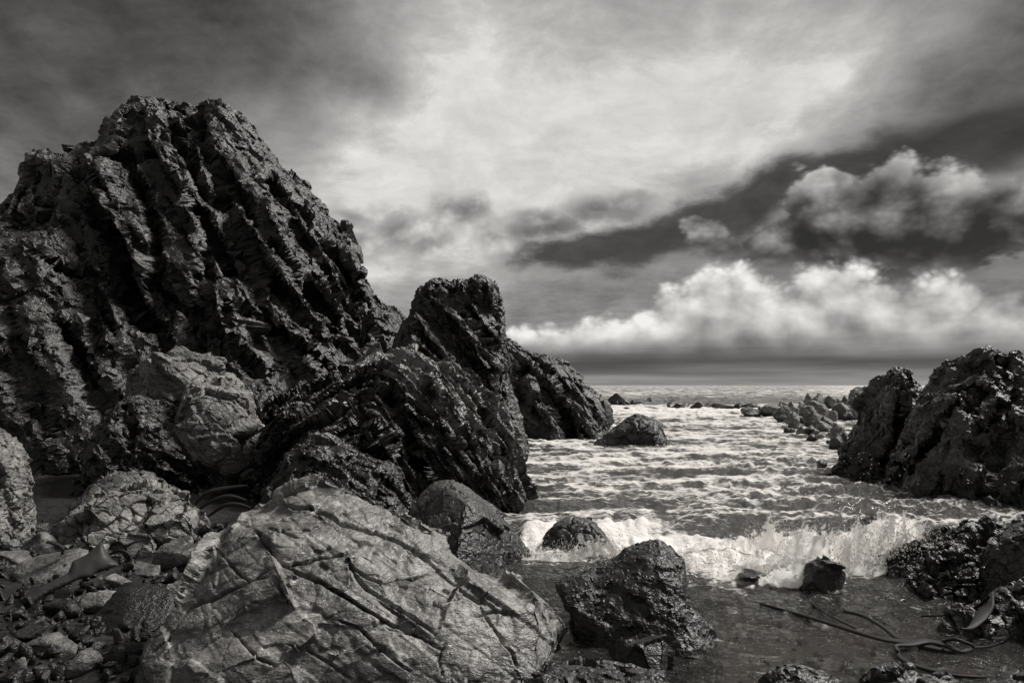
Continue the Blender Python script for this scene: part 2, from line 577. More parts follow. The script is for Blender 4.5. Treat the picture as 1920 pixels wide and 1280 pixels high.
class Rock:
    def __init__(s, V, Q, fr, coarse=None):
        s.V, s.Q, s.fr, s.coarse = V, Q, fr, coarse
        s.tone = np.full(len(V), 0.5, np.float32)
        s.N = None

    def smooth_n(s, it=4):
        N = vnormals(s.V, s.Q)
        N = laplace(N, s.Q, it, 0.7)
        return N / (np.linalg.norm(N, axis=1)[:, None] + 1e-9)

    def facet(s, scale, R=None, k=0.8, jitter=0.25, off=0.1, crack=0.0, cw=0.08, seed=0, warp=0.25, tone=0.3, coord=None, it=6, lim=None):
        """flatten every cell of the surface to its own tilted plane, open cracks between"""
        f1, f2, key = cells_of(s.V, scale, R, warp, seed, coord)
        N = s.smooth_n(it)
        u, inv = np.unique(key, return_inverse=True)
        cnt = np.bincount(inv).astype(np.float32)
        C = np.stack([np.bincount(inv, weights=s.V[:, i]) / cnt for i in range(3)], 1)
        M = np.stack([np.bincount(inv, weights=N[:, i]) / cnt for i in range(3)], 1)
        r = np.random.default_rng(seed + 100)
        ln = np.linalg.norm(M, axis=1)
        M = M / (ln[:, None] + 1e-9) + r.normal(size=M.shape) * jitter
        M /= np.linalg.norm(M, axis=1)[:, None]
        o = (r.random(len(u)) - 0.7) * off
        d = -k * np.einsum('ij,ij->i', s.V - C[inv], M[inv])
        lm = lim if lim else 0.5 * float(np.mean(scale))
        d = np.clip(d, -lm, lm) * np.clip(ln[inv] * 1.6 - 0.5, 0, 1)
        d = d + o[inv]
        if crack:
            d = d - crack * np.exp(-((f2 - f1) / cw) ** 2)
        s.V = s.V + N * d[:, None].astype(np.float32)
        s.tone = s.tone * (1 - tone) + tone * r.random(len(u))[inv].astype(np.float32)
        return s

    def strata(s, amp, scale, R=None, coord=None, seed=0, warp=0.2, crack=0.0, cw=0.1, it=5, tone=0.2, tilt=0.6, bias=0.72):
        """plates that stand out by different amounts"""
        f1, f2, key = cells_of(s.V, scale, R, warp, seed, coord)
        a, b, c = _h3(_hash(key, key >> np.uint32(7), key >> np.uint32(3), seed + 1))
        N = s.smooth_n(it)
        d = amp * ((a - bias) * 2 * (1 - tilt * f1)) - crack * np.exp(-((f2 - f1) / cw) ** 2)
        s.V = s.V + N * d[:, None].astype(np.float32)
        s.tone = s.tone * (1 - tone) + tone * b
        return s

    def rough(s, amp, scale, octv=4, seed=0, R=None, stretch=(1, 1, 1), kind='fbm', gain=0.5, it=3):
        q = (s.V @ R.T if R is not None else s.V) / (scale * np.asarray(stretch, np.float32))
        n = fbm(q, octv, seed, gain) if kind == 'fbm' else ridged(q, octv, seed, gain) - 0.5
        s.V = s.V + s.smooth_n(it) * (amp * n)[:, None].astype(np.float32)
        return s

    def grooves(s, lines, width, depth, wob=0.5, seed=0, soft=1.0, lip=0.3):
        """cut clefts along lines traced on the near face; the right hand lip stands out a little"""
        px, py = project(s.V)
        N = s.smooth_n(6)
        view = s.V - np.array([0, 0, CAMZ], np.float32)
        dist = np.linalg.norm(view, axis=1)
        facing = np.clip(-(N * view).sum(1) / dist * 4 + 0.6, 0, 1)
        wx = px + wob * width * fbm(s.V * 4.0, 3, seed + 1)
        wy = py + wob * width * fbm(s.V * 4.0, 3, seed + 2)
        tot = np.zeros(len(s.V), np.float32)
        for ln in lines:
            sc = 1.0
            if isinstance(ln[-1], float):
                sc = ln[-1]; ln = ln[:-1]
            best = np.full(len(s.V), 1e9); sgn = np.zeros(len(s.V)); end = np.zeros(len(s.V)); L = len(ln) - 1
            for i in range(L):
                (ax, ay), (bx, by) = ln[i], ln[i + 1]
                ex, ey = bx - ax, by - ay
                t = np.clip(((wx - ax) * ex + (wy - ay) * ey) / (ex * ex + ey * ey), 0, 1)
                dx, dy = wx - ax - ex * t, wy - ay - ey * t
                dd = np.hypot(dx, dy)
                m = dd < best
                best = np.where(m, dd, best)
                sgn = np.where(m, np.sign(ex * dy - ey * dx), sgn)
                end = np.where(m, (i + t) / L, end)
            taper = np.clip(np.minimum(end, 1 - end) * 6 + 0.25, 0, 1)
            w = width * sc
            g = np.exp(-(best / w) ** 2 * soft) * taper
            lipd = np.exp(-((best - 2.2 * w) / (1.4 * w)) ** 2) * taper * (sgn < 0)
            tot = np.minimum(tot, -g * depth * sc) + lip * depth * sc * lipd * 0.5
        s.V = s.V + N * (tot * facing)[:, None].astype(np.float32)
        return s

    def build(s, name, mat, label=None, cat=None, group=None, parent=None, smooth=False):
        base = s.fr.O.copy() if s.fr is not None else s.V.mean(0)
        s.V = laplace(s.V, s.Q, 1, 0.3 if smooth else 0.12).astype(np.float32)      # takes the saw-teeth off the broken edges
        if s.coarse is not None:      # far side and buried foot: keep the coarse quads there
            K = s.coarse
            nq = np.cross(s.V[K[:, 2]] - s.V[K[:, 0]], s.V[K[:, 3]] - s.V[K[:, 1]])
            cen = s.V[K].mean(1); vw = cen - np.array([0.2, 0, CAMZ])
            cs = (nq * vw).sum(1) / (np.linalg.norm(nq, axis=1) * np.linalg.norm(vw, axis=1) + 1e-12)
            back = (cs > 0.3) | (cen[:, 2] < -0.2)
            # smooth the choice so that single quads do not flip
            vb = np.bincount(K.ravel(), weights=np.repeat(back, 4).astype(float), minlength=len(s.V)) / np.maximum(np.bincount(K.ravel(), minlength=len(s.V)), 1)
            back = vb[K].min(1) > 0.7
            F = np.concatenate([s.Q[~np.tile(back, 4)], K[back]])
            used, inv = np.unique(F, return_inverse=True)
            s.V, s.tone, s.Q = s.V[used], s.tone[used], inv.reshape(F.shape)
        o = mesh_object(name, s.V - base, s.Q, mat, {'tone': s.tone}, smooth=smooth, parent=parent)
        o.location = base - np.array(parent.location) if parent else base
        return tag(o, label, cat, group)


def rock(frame, lobes, res, clip_z=-0.6, smooth=3, planes=()):
    """lobes: dicts with outline pixels, depth dy, near/far thickness, rounding radius, lean"""
    h = res * 2
    L = []
    for lb in lobes:
        z0 = lb.get('z0', 0.5)
        pts = frame.trace(lb['pts'], lb.get('dy', 0.0), lb.get('lean', 0.0), z0)
        L.append((pts, lb))
    allp = np.array([p for pts, _ in L for p in pts])
    tf = max(lb['tf'] - lb.get('dy', 0) for _, lb in L); tb = max(lb['tb'] + lb.get('dy', 0) for _, lb in L)
    zlo, zhi = max(allp[:, 1].min(), clip_z), allp[:, 1].max()
    ln = [lb.get('lean', 0) * (z - lb.get('z0', 0.5)) for _, lb in L for z in (zlo, zhi)]
    x0, x1 = allp[:, 0].min() - 3 * h, allp[:, 0].max() + 3 * h
    y0, y1 = -tf + min(ln + [0]) - 3 * h, tb + max(ln + [0]) + 3 * h
    z0_, z1 = zlo - 3 * h, zhi + 3 * h
    xs = np.arange(x0, x1, h, dtype=np.float32); ys = np.arange(y0, y1, h, dtype=np.float32); zs = np.arange(z0_, z1, h, dtype=np.float32)
    X, Z = np.meshgrid(xs, zs, indexing='ij')
    F = None
    for pts, lb in L:
        e = poly_sdf(X, Z, pts)
        R = lb['r']
        t = np.clip(e / R, 0, 1)
        g = (1 - (1 - t) ** 2) ** lb.get('pw', 0.5)
        yc = lb.get('dy', 0.0) + lb.get('lean', 0.0) * (Z - lb.get('z0', 0.5))
        dy_ = ys[None, :, None] - yc[:, None, :]
        Fl = np.where(dy_ < 0, -dy_ - (lb['tf'] * g)[:, None, :], dy_ - (lb['tb'] * g)[:, None, :])
        Fl = np.where((e < 0)[:, None, :], np.maximum(Fl, -e[:, None, :]), Fl)
        for (nx_, ny_, nz_, dd) in lb.get('planes', ()):
            ll = math.sqrt(nx_ ** 2 + ny_ ** 2 + nz_ ** 2)
            Fl = np.maximum(Fl, (xs[:, None, None] * nx_ + ys[None, :, None] * ny_ + zs[None, None, :] * nz_) / ll - dd)
        F = Fl if F is None else np.minimum(F, Fl)
    F = np.maximum(F, (clip_z - zs)[None, None, :])
    V, Q = surface_nets(F.astype(np.float32), (x0, y0, z0_), h)
    V = laplace(V, Q, smooth, 0.5).astype(np.float32)
    Qc = Q
    V, Q = subdivide(V, Q)
    V = laplace(V, Q, 2, 0.5).astype(np.float32)
    return Rock(frame.world(V), Q, frame, Qc)


def hull_rock(frame, pts, res, clip_z=-0.4, smooth=1):
    """angular rock: the convex body around corners given as (pixel x, pixel y, distance)"""
    P = frame.local(np.array([at(*p) for p in pts]))
    n = len(P); pl = []
    for i in range(n):
        for j in range(i + 1, n):
            for k in range(j + 1, n):
                m = np.cross(P[j] - P[i], P[k] - P[i]); l = np.linalg.norm(m)
                if l < 1e-7: continue
                m /= l; d = P @ m - P[i] @ m
                if d.max() < 1e-6: pl.append((m, P[i] @ m))
                elif d.min() > -1e-6: pl.append((-m, -(P[i] @ m)))
    h = res * 2
    lo, hi = P.min(0) - 3 * h, P.max(0) + 3 * h
    lo[2] = max(lo[2], clip_z - 3 * h)
    xs, ys, zs = (np.arange(lo[i], hi[i], h, dtype=np.float32) for i in range(3))
    F = np.full((len(xs), len(ys), len(zs)), -9.0, np.float32)
    for m, d in pl:
        F = np.maximum(F, xs[:, None, None] * np.float32(m[0]) + ys[None, :, None] * np.float32(m[1]) + zs[None, None, :] * np.float32(m[2]) - np.float32(d))
    F = np.maximum(F, (clip_z - zs)[None, None, :])
    V, Q = surface_nets(F, lo, h)
    V = laplace(V, Q, smooth, 0.5).astype(np.float32)
    Qc = Q
    V, Q = subdivide(V, Q)
    V = laplace(V, Q, 1, 0.5).astype(np.float32)
    return Rock(frame.world(V), Q, frame, Qc)


# ------------------------------------------------------------------ materials
TINT = (1.0, 0.965, 0.925)


def grey(v):
    return (v * TINT[0], v * TINT[1], v * TINT[2], 1)


def new_mat(name):
    m = bpy.data.materials.new(name)
    m.use_nodes = True
    nt = m.node_tree
    NX.nt = nt
    b = nt.nodes['Principled BSDF']
    return m, nt, b


def nrgb(v):
    """scalar expression -> warm grey colour socket"""
    n = NX.nt.nodes.new('ShaderNodeCombineColor')
    for i, k in enumerate(TINT):
        NX.nt.links.new((v * k).s, n.inputs[i])
    return n.outputs[0]


def nbump(h, strength, dist, prev=None):
    n = NX.nt.nodes.new('ShaderNodeBump')
    n.inputs['Strength'].default_value = strength
    n.inputs['Distance'].default_value = dist
    NX.nt.links.new(h.s, n.inputs['Height'])
    if prev is not None:
        NX.nt.links.new(prev, n.inputs['Normal'])
    return n.outputs[0]


def rock_mat(name, dark, light, size=1.0, rough=0.62, wet_z=0.25, wet=0.5, vein=0.35, lichen=0.0, bump=0.8, strata_dir=(0.7, 0.2, 0.7), spec=0.4, grain=1.0):
    m, nt, b = new_mat(name)
    geo = nt.nodes.new('ShaderNodeNewGeometry')
    pos = geo.outputs['Position']
    sep = nt.nodes.new('ShaderNodeSeparateXYZ'); nt.links.new(pos, sep.inputs[0])
    px, py, pz = (NX(sep.outputs[i]) for i in range(3))
    sn = nt.nodes.new('ShaderNodeSeparateXYZ'); nt.links.new(geo.outputs['Normal'], sn.inputs[0])
    up = NX(sn.outputs[2])
    ta = nt.nodes.new('ShaderNodeAttribute'); ta.attribute_name = 'tone'
    tone = NX(ta.outputs['Fac'])
    n1 = nnoise(pos, 1.6 / size, 6, 0.62, 0.6)
    n2 = nnoise(pos, 14.0 / size, 5, 0.65)
    # streaks along the beds
    mp = nt.nodes.new('ShaderNodeMapping')
    nt.links.new(pos, mp.inputs['Vector'])
    mp.inputs['Rotation'].default_value = strata_dir
    mp.inputs['Scale'].default_value = (1.0, 1.0, 5.0)
    mp2 = nt.nodes.new('ShaderNodeMapping')
    nt.links.new(pos, mp2.inputs['Vector'])
    mp2.inputs['Rotation'].default_value = strata_dir
    mp2.inputs['Scale'].default_value = (1.0, 0.8, 1.9)
    n3 = nnoise(mp.outputs[0], 2.4 / size, 5, 0.6, 0.4)
    v = nmix(dark, light, nstep(n1 * 0.55 + n3 * 0.45, 0.36, 0.66))
    n4 = nnoise(pos, 48.0 / size, 3, 0.6)
    v = v * (0.45 + tone * 1.1) * nstep(n2, 0.25, 0.75, 1 - 0.45 * grain, 1 + 0.45 * grain) * nstep(n4, 0.28, 0.72, 1 - 0.35 * grain, 1 + 0.35 * grain)
    # pale veins
    vn = nnoise(mp.outputs[0], 1.3 / size, 4, 0.55, 1.0)
    vein_m = nstep(nabs(vn - 0.5), 0.012, 0.0) * nstep(n2, 0.42, 0.62)
    v = nmix(v, light * 2.0, vein_m * vein)
    if lichen:
        lm = nstep(nnoise(pos, 3.2 / size, 5, 0.7, 0.4), 0.56, 0.70) * nstep(n2, 0.40, 0.60) * nstep(up, 0.0, 0.5)
        v = nmix(v, 0.42, lm * lichen)
    # wet band above the water
    wn = nnoise(pos, 2.2, 4, 0.6)
    wm = nstep(pz - wn * 0.55 * max(wet_z, 0.3), wet_z, wet_z - 0.35 * max(wet_z, 0.3) - 0.08)
    v = v * (1.0 - wm * wet)
    nt.links.new(nrgb(v), b.inputs['Base Color'])
    nt.links.new(nmix(rough + (n2 - 0.5) * 0.25, 0.40 + (n2 - 0.5) * 0.3, wm).s, b.inputs['Roughness'])
    b.inputs['Specular IOR Level'].default_value = spec
    cr = nt.nodes.new('ShaderNodeTexVoronoi'); cr.distance = 'CHEBYCHEV'
    nt.links.new(mp2.outputs[0], cr.inputs['Vector'])
    cr.inputs['Scale'].default_value = 7.0 / size; cr.inputs['Detail'].default_value = 3.0; cr.inputs['Roughness'].default_value = 0.62
    hgt = nnoise(pos, 24.0 / size, 5, 0.68) * 0.28 + NX(cr.outputs['Distance']) * 1.0 + n3 * 0.10
    nrm = nbump(hgt, bump, 0.035 * size)
    nt.links.new(nrm, b.inputs['Normal'])
    return m


# ------------------------------------------------------------------ materials in use
M_CRAG = rock_mat("crag_rock", 0.013, 0.072, 1.6, 0.42, 0.5, 0.4, 0.25, 0.5, 0.55, (0.2, 0.9, 0.3), 0.5)
M_FOLD = rock_mat("folded_rock", 0.014, 0.075, 1.2, 0.34, 0.9, 0.4, 0.3, 0.35, 0.5, (0.3, 0.7, 0.2), 0.5)
M_PALE = rock_mat("pale_rock", 0.08, 0.26, 1.0, 0.5, 0.15, 0.5, 0.5, 0.3, 0.5, (0.5, 0.6, 0.4), grain=0.8)
M_RIGHT = rock_mat("right_crag_rock", 0.022, 0.10, 1.2, 0.42, 0.5, 0.5, 0.3, 0.4, 0.55, (0.9, 0.3, 0.2), 0.5)
M_BOULDER = rock_mat("foreground_rock", 0.065, 0.29, 0.7, 0.45, 0.25, 0.6, 0.9, 0.5, 0.40, (0.7, 0.5, 0.3), grain=0.7)
M_WET = rock_mat("wet_rock", 0.015, 0.065, 0.6, 0.40, 0.9, 0.25, 0.4, 0.0, 0.5, (0.5, 0.8, 0.3), 0.55)
M_WETGREY = rock_mat("wet_grey_rock", 0.025, 0.085, 0.7, 0.4, 0.5, 0.4, 0.3, 0.0, 0.4, (0.5, 0.2, 0.7), grain=0.7)
M_MID = rock_mat("grey_rock", 0.035, 0.12, 0.7, 0.42, 0.3, 0.5, 0.4, 0.1, 0.42, (0.5, 0.2, 0.7), grain=0.7)

# ------------------------------------------------------------------ main crag
fr = Frame(330, 17.0)
crag_out = [(-160, 470), (-60, 430), (0, 403), (25, 379), (63, 352), (59, 325), (51, 295), (74, 278), (97, 286), (114, 292), (129, 280), (136, 261), (165, 268),
            (181, 270), (179, 238), (219, 238), (222, 223), (232, 206), (257, 199), (295, 195), (312, 202), (317, 222), (319, 196), (338, 198), (371, 208), (382, 200),
            (405, 213), (430, 225), (451, 238), (462, 261), (483, 274), (502, 287), (515, 314), (525, 329), (544, 341), (582, 350), (591, 371), (594, 405),
            (612, 420), (650, 415), (665, 443), (679, 472), (692, 510), (700, 542), (734, 567), (760, 582), (800, 660), (800, 1100), (-160, 1100)]
lobes = [dict(pts=crag_out, tf=2.8, tb=2.6, r=2.6, lean=0.38, z0=1.7, pw=0.6),
         dict(pts=[(-160, 520), (20, 400), (120, 400), (200, 440), (245, 560), (270, 640), (330, 760), (380, 1100), (-160, 1100)], dy=-1.5, tf=1.3, tb=2.0, r=1.6, lean=0.3, z0=1.7, pw=0.6),
         dict(pts=[(560, 345), (612, 420), (652, 415), (679, 472), (700, 545), (715, 700), (640, 760), (600, 600), (560, 480)], dy=-0.6, tf=1.2, tb=1.5, r=0.8, lean=0.3, z0=1.7),
         dict(pts=[(330, 480), (420, 500), (520, 540), (640, 640), (720, 700), (760, 1100), (300, 1100), (330, 640)], dy=-2.4, tf=0.9, tb=2.0, r=1.0, lean=0.5, z0=1.7, pw=0.6)]
RIB = rot_to((0.80, -0.30, 0.52), (0.52, -0.1, -0.85))
crag_grooves = [[(169, 371), (202, 438), (228, 480), (236, 540), (262, 594), (295, 612), 1.5], [(304, 316), (338, 362), (380, 396), (401, 434), (418, 472), (422, 497)],
                [(312, 244), (359, 303), (380, 350), (422, 396)], [(359, 227), (392, 282), (422, 329), (460, 371), (485, 421)],
                [(460, 430), (472, 472), (510, 519), (561, 578), (607, 620), (658, 658), 1.4], [(434, 561), (477, 594), (527, 628), (582, 658), (612, 692), 1.3],
                [(392, 603), (426, 632), (464, 666), (498, 700), 1.2], [(506, 434), (561, 510), (612, 578), (675, 632), 1.1], [(548, 421), (599, 480), (641, 540), (671, 590), (683, 645)],
                [(603, 434), (645, 497), (679, 565), (709, 641)], [(380, 506), (375, 561), (380, 615), 1.3], [(430, 472), (434, 518), (430, 582)], [(464, 308), (506, 346), (548, 396)],
                [(25, 412), (84, 409), (127, 415)], [(63, 455), (110, 497), (169, 519), (219, 519)], [(0, 548), (63, 552), (101, 569)], [(240, 300), (280, 380), (300, 450), (290, 520)],
                [(130, 300), (180, 340), (210, 400)], [(180, 270), (240, 285), (290, 300)], [(317, 205), (330, 235), (370, 300)], [(100, 600), (150, 650), (180, 720)]]
crag_root = None
for k, (lb, nm) in enumerate((([lobes[0], lobes[2]], "crag"), ([lobes[1]], "buttress"), ([lobes[3]], "foot_ribs"))):
    rk = rock(fr, lb, 0.040)
    rk.strata(0.46 if k != 1 else 0.34, (0.60, 8.0, 3.0), RIB, seed=3, warp=0.18, crack=0.30, cw=0.12, it=8, tilt=0.8, bias=0.55)
    rk.grooves(crag_grooves, 8.0, 0.95, seed=4, lip=0.5, wob=0.35)
    rk.facet((0.32, 1.9, 0.9) if k != 1 else (0.5, 1.2, 0.9), RIB, k=0.85, jitter=0.14, off=0.14, crack=0.09, cw=0.06, seed=5, it=5, lim=0.28)
    rk.facet((0.20, 0.7, 0.45), RIB, k=1.0, jitter=0.16, off=0.05, crack=0.03, cw=0.06, seed=6, it=3, tone=0.3)
    rk.facet((0.11, 0.22, 0.18), RIB, k=1.0, jitter=0.14, off=0.012, crack=0.0, seed=8, it=2, tone=0.15)
    if k == 0:
        crag_root = rk.build("crag", M_CRAG, "tall jagged dark crag with slanting ribs rising at the left", "crag")
    else:
        rk.build(nm, M_CRAG, parent=crag_root)

# ------------------------------------------------------------------ stack with leaning slabs
fr = Frame(860, 16.0)
lobes = [dict(pts=[(758, 590), (769, 543), (779, 531), (797, 531), (822, 521), (832, 526), (846, 519), (879, 519), (891, 512), (919, 517), (933, 531), (941, 549), (946, 582),
                   (950, 610), (952, 630), (954, 659), (966, 699), (978, 756), (990, 830), (990, 1000), (720, 1000), (720, 660), (740, 620)], tf=0.9, tb=1.3, r=0.35, lean=0.1, z0=1.7, pw=0.45),
         dict(pts=[(763, 575), (780, 565), (800, 580), (830, 610), (870, 645), (905, 690), (915, 760), (900, 900), (700, 900), (730, 680), (755, 620)], dy=-0.9, tf=0.5, tb=1.0, r=0.4, lean=0.25, z0=1.7),
         dict(pts=[(808, 575), (840, 566), (870, 571), (883, 602), (915, 638), (946, 667), (950, 720), (985, 800), (985, 900), (860, 900), (880, 690), (840, 620)], dy=-0.7, tf=0.5, tb=1.0, r=0.35, lean=0.2, z0=1.7)]
SL = rot_to((0.62, -0.45, 0.64), (0.62, -0.15, -0.77))
stack_root = None
for k in range(3):
    rk = rock(fr, [lobes[k]], 0.03)
    rk.strata(0.10, (0.30, 3.0, 1.6), SL, seed=13, warp=0.25, crack=0.15, cw=0.12, it=6)
    rk.grooves([[(797, 590), (830, 620), (870, 655), (905, 700)], [(775, 600), (800, 640), (850, 690)], [(813, 575), (850, 610), (890, 650), (935, 690), 1.3], [(872, 565), (885, 600), (920, 640), (950, 660), 1.4],
                [(822, 524), (815, 560)], [(846, 522), (843, 560)], [(880, 520), (884, 560)], [(910, 520), (918, 590)], [(930, 540), (935, 620)], [(945, 690), (900, 700), (880, 730)], [(940, 740), (905, 745)]], 5.0, 0.35, seed=14)
    rk.facet((0.34, 1.3, 0.6), SL, k=0.85, jitter=0.12, off=0.07, crack=0.05, cw=0.07, seed=15, it=4)
    rk.facet((0.15, 0.5, 0.3), SL, k=1.0, jitter=0.14, off=0.025, crack=0.018, cw=0.07, seed=16, it=3, tone=0.2)
    rk.facet((0.085, 0.16, 0.13), SL, k=1.0, jitter=0.12, off=0.008, seed=17, it=2, tone=0.15)
    if k == 0:
        stack_root = rk.build("sea_stack", M_CRAG, "blocky dark pillar of rock with slabs leaning on it, behind the folded rock", "rock")
    else:
        rk.build("leaning_slab", M_CRAG, parent=stack_root)

# ------------------------------------------------------------------ headland
fr = Frame(1045, 25.5)
lobes = [dict(pts=[(920, 640), (952, 626), (964, 628), (1000, 643), (1029, 659), (1061, 675), (1086, 695), (1106, 701), (1102, 714), (1118, 732), (1143, 748), (1151, 760), (1156, 785),
                   (1153, 805), (1160, 900), (920, 900)], tf=1.6, tb=2.5, r=1.2, lean=0.2, z0=1.0, pw=0.55),
         dict(pts=[(976, 705), (988, 696), (1008, 700), (1030, 730), (1052, 765), (1085, 825), (1085, 900), (1010, 900), (1005, 790), (985, 740)], dy=-1.6, tf=0.8, tb=1.0, r=0.5, lean=0.3, z0=0),
         dict(pts=[(1050, 745), (1075, 735), (1110, 760), (1135, 800), (1130, 900), (1060, 900), (1062, 790)], dy=-1.5, tf=0.6, tb=1.0, r=0.5, lean=0.3, z0=0)]
HD = rot_to((0.70, -0.35, 0.62), (0.60, 0.0, -0.80))
head_root = None
for k in range(3):
    rk = rock(fr, [lobes[k]], 0.045)
    rk.strata(0.22, (0.45, 4.0, 2.0), HD, seed=23, warp=0.25, crack=0.2, cw=0.12, it=6)
    rk.grooves([[(1006, 672), (1030, 700), (1060, 735), 1.3], [(985, 690), (975, 720), (985, 760), 1.6], [(1013, 705), (1045, 745), (1062, 790), (1075, 822), 1.2], [(1085, 720), (1110, 760), (1135, 800)], [(985, 765), (1010, 775), (1030, 800)]], 5.0, 0.6, seed=24)
    rk.facet((0.5, 1.6, 0.8), HD, k=0.85, jitter=0.14, off=0.12, crack=0.08, seed=25, it=4)
    rk.facet((0.22, 0.6, 0.4), HD, k=0.8, jitter=0.15, off=0.03, crack=0.03, seed=26, it=3, tone=0.2)
    if k == 0:
        head_root = rk.build("headland_rock", M_CRAG, "sloping dark headland that runs down into the sea behind the stack", "rock")
    else:
        rk.build("leaning_slab", M_CRAG, parent=head_root)

# ------------------------------------------------------------------ folded rock
fr = Frame(740, 11.0)
fold_out = [(462, 950), (484, 825), (484, 765), (500, 742), (533, 724), (582, 707), (622, 683), (663, 671), (704, 655), (736, 642), (769, 639), (805, 651), (846, 671), (883, 691), (903, 712), (911, 724),
            (939, 744), (968, 781), (982, 801), (984, 825), (994, 838), (996, 870), (1006, 907), (1010, 940), (1000, 1080), (462, 1080)]
lobes = [dict(pts=fold_out, tf=1.3, tb=1.6, r=1.0, lean=0.45, z0=0.3, pw=0.6)]
rk = rock(fr, lobes, 0.0215)
apex = fr.local(at(702, 690, 10.4)[None])[0]


def fold_coord(P):
    q = fr.local(P) - apex
    n1 = np.array([0.86, 0.0, 0.51]); n2 = np.array([-0.66, 0.0, 0.75])
    n1 = n1 / np.linalg.norm(n1); n2 = n2 / np.linalg.norm(n2)
    a = q @ n1; b = q @ n2
    k = 0.10
    sm = k * np.logaddexp(a / k, b / k)
    al = np.where(a > b, q @ np.array([n1[2], 0, -n1[0]]), q @ np.array([-n2[2], 0, n2[0]]) - 3.0)
    return np.stack([sm + 0.25 * q[:, 1], al, q[:, 1]], 1).astype(np.float32)


rk.strata(0.16, (0.16, 2.6, 1.2), coord=fold_coord, seed=33, warp=0.10, crack=0.10, cw=0.14, it=6, tone=0.3)
rk.strata(0.07, (0.055, 0.9, 0.6), coord=fold_coord, seed=34, warp=0.12, crack=0.03, cw=0.14, it=5, tone=0.2)
rk.grooves([[(700, 690), (740, 760), (770, 830), (800, 900), 1.4], [(640, 760), (700, 800), (745, 850), 1.5], [(690, 700), (640, 750), (590, 800), 1.2], [(860, 720), (900, 770), (930, 820), (945, 890)],
            [(985, 830), (990, 880), (1000, 930)], [(900, 715), (940, 760), (970, 800)], [(560, 745), (600, 720), (640, 700)]], 7.0, 0.30, seed=35)
rk.facet((0.12, 0.6, 0.4), coord=fold_coord, k=0.5, jitter=0.10, off=0.03, crack=0.03, cw=0.07, seed=36, it=4, tone=0.2)
rk.facet((0.05, 0.20, 0.12), coord=fold_coord, k=0.8, jitter=0.14, off=0.008, seed=37, it=2, tone=0.15)
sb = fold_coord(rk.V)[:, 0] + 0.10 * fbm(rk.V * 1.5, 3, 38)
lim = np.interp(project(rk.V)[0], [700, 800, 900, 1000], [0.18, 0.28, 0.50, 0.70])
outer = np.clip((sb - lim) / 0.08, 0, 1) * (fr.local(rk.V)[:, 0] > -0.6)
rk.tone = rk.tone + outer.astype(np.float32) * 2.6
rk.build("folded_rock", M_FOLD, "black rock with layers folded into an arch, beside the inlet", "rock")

# ------------------------------------------------------------------ rocks around the foot of the crag
R45 = rot_to((0.5, -0.3, 0.8), (0.8, 0.1, -0.5))
fr = Frame(310, 11.4)
rk = rock(fr, [dict(pts=[(100, 1040), (125, 950), (140, 880), (155, 826), (180, 775), (217, 744), (268, 736), (320, 749), (361, 775), (413, 826), (464, 852), (480, 888), (500, 1040)], tf=0.9, tb=1.2, r=0.9, lean=0.5, z0=0.3, pw=0.6)], 0.022)
rk.strata(0.10, (0.16, 1.0, 0.5), R45, seed=43, warp=0.3, crack=0.08, it=5)
rk.grooves([[(300, 860), (350, 880), (400, 910)], [(260, 850), (310, 890), (360, 920)], [(330, 780), (370, 830), (430, 870)], [(230, 750), (250, 800), (240, 860)]], 6, 0.2, seed=44)
rk.facet((0.16, 0.34, 0.25), R45, k=0.8, jitter=0.3, off=0.07, crack=0.04, seed=45, it=4)
rk.facet((0.07, 0.16, 0.12), R45, k=0.7, jitter=0.25, off=0.02, crack=0.015, seed=46, it=3, tone=0.2)
rk.build("layered_rock", M_CRAG, "dark rock mass with broken layers below the two pale boulders", "rock")

fr = Frame(335, 12.6)
rk = rock(fr, [dict(pts=[(215, 820), (225, 740), (237, 723), (253, 692), (270, 668), (289, 653), (309, 647), (335, 651), (360, 655), (382, 656), (413, 672), (418, 684), (425, 720), (440, 820)], tf=0.7, tb=0.9, r=0.5, lean=0.4, z0=1.2)], 0.022)
rk.facet((0.5, 0.7, 0.6), R45, k=0.95, jitter=0.25, off=0.16, crack=0.08, seed=51, it=6)
rk.facet((0.16, 0.26, 0.2), R45, k=0.6, jitter=0.2, off=0.03, crack=0.02, seed=52, it=3)
rk.rough(0.012, 0.1, 4, 53)
rk.build("boulder", M_PALE, "pale flat-topped boulder at the crag foot, the upper of two", "boulder")

fr = Frame(415, 11.7)
rk = rock(fr, [dict(pts=[(325, 900), (335, 733), (356, 713), (392, 702), (428, 690), (443, 708), (464, 728), (485, 764), (484, 800), (480, 818), (475, 900)], tf=0.7, tb=0.9, r=0.5, lean=0.45, z0=0.8)], 0.021)
rk.grooves([[(435, 700), (450, 730), (470, 770), (478, 800), 1.2], [(345, 740), (390, 790), (420, 825)], [(392, 704), (410, 715), (440, 712)]], 4, 0.16, seed=54)
rk.facet((0.55, 0.8, 0.6), R45, k=0.95, jitter=0.25, off=0.14, crack=0.07, seed=55, it=6)
rk.facet((0.16, 0.26, 0.2), R45, k=0.6, jitter=0.2, off=0.03, crack=0.02, seed=56, it=3)
rk.rough(0.012, 0.1, 4, 57)
rk.build("boulder", M_PALE, "pale rounded boulder with a split right side, the lower of two below the crag", "boulder")

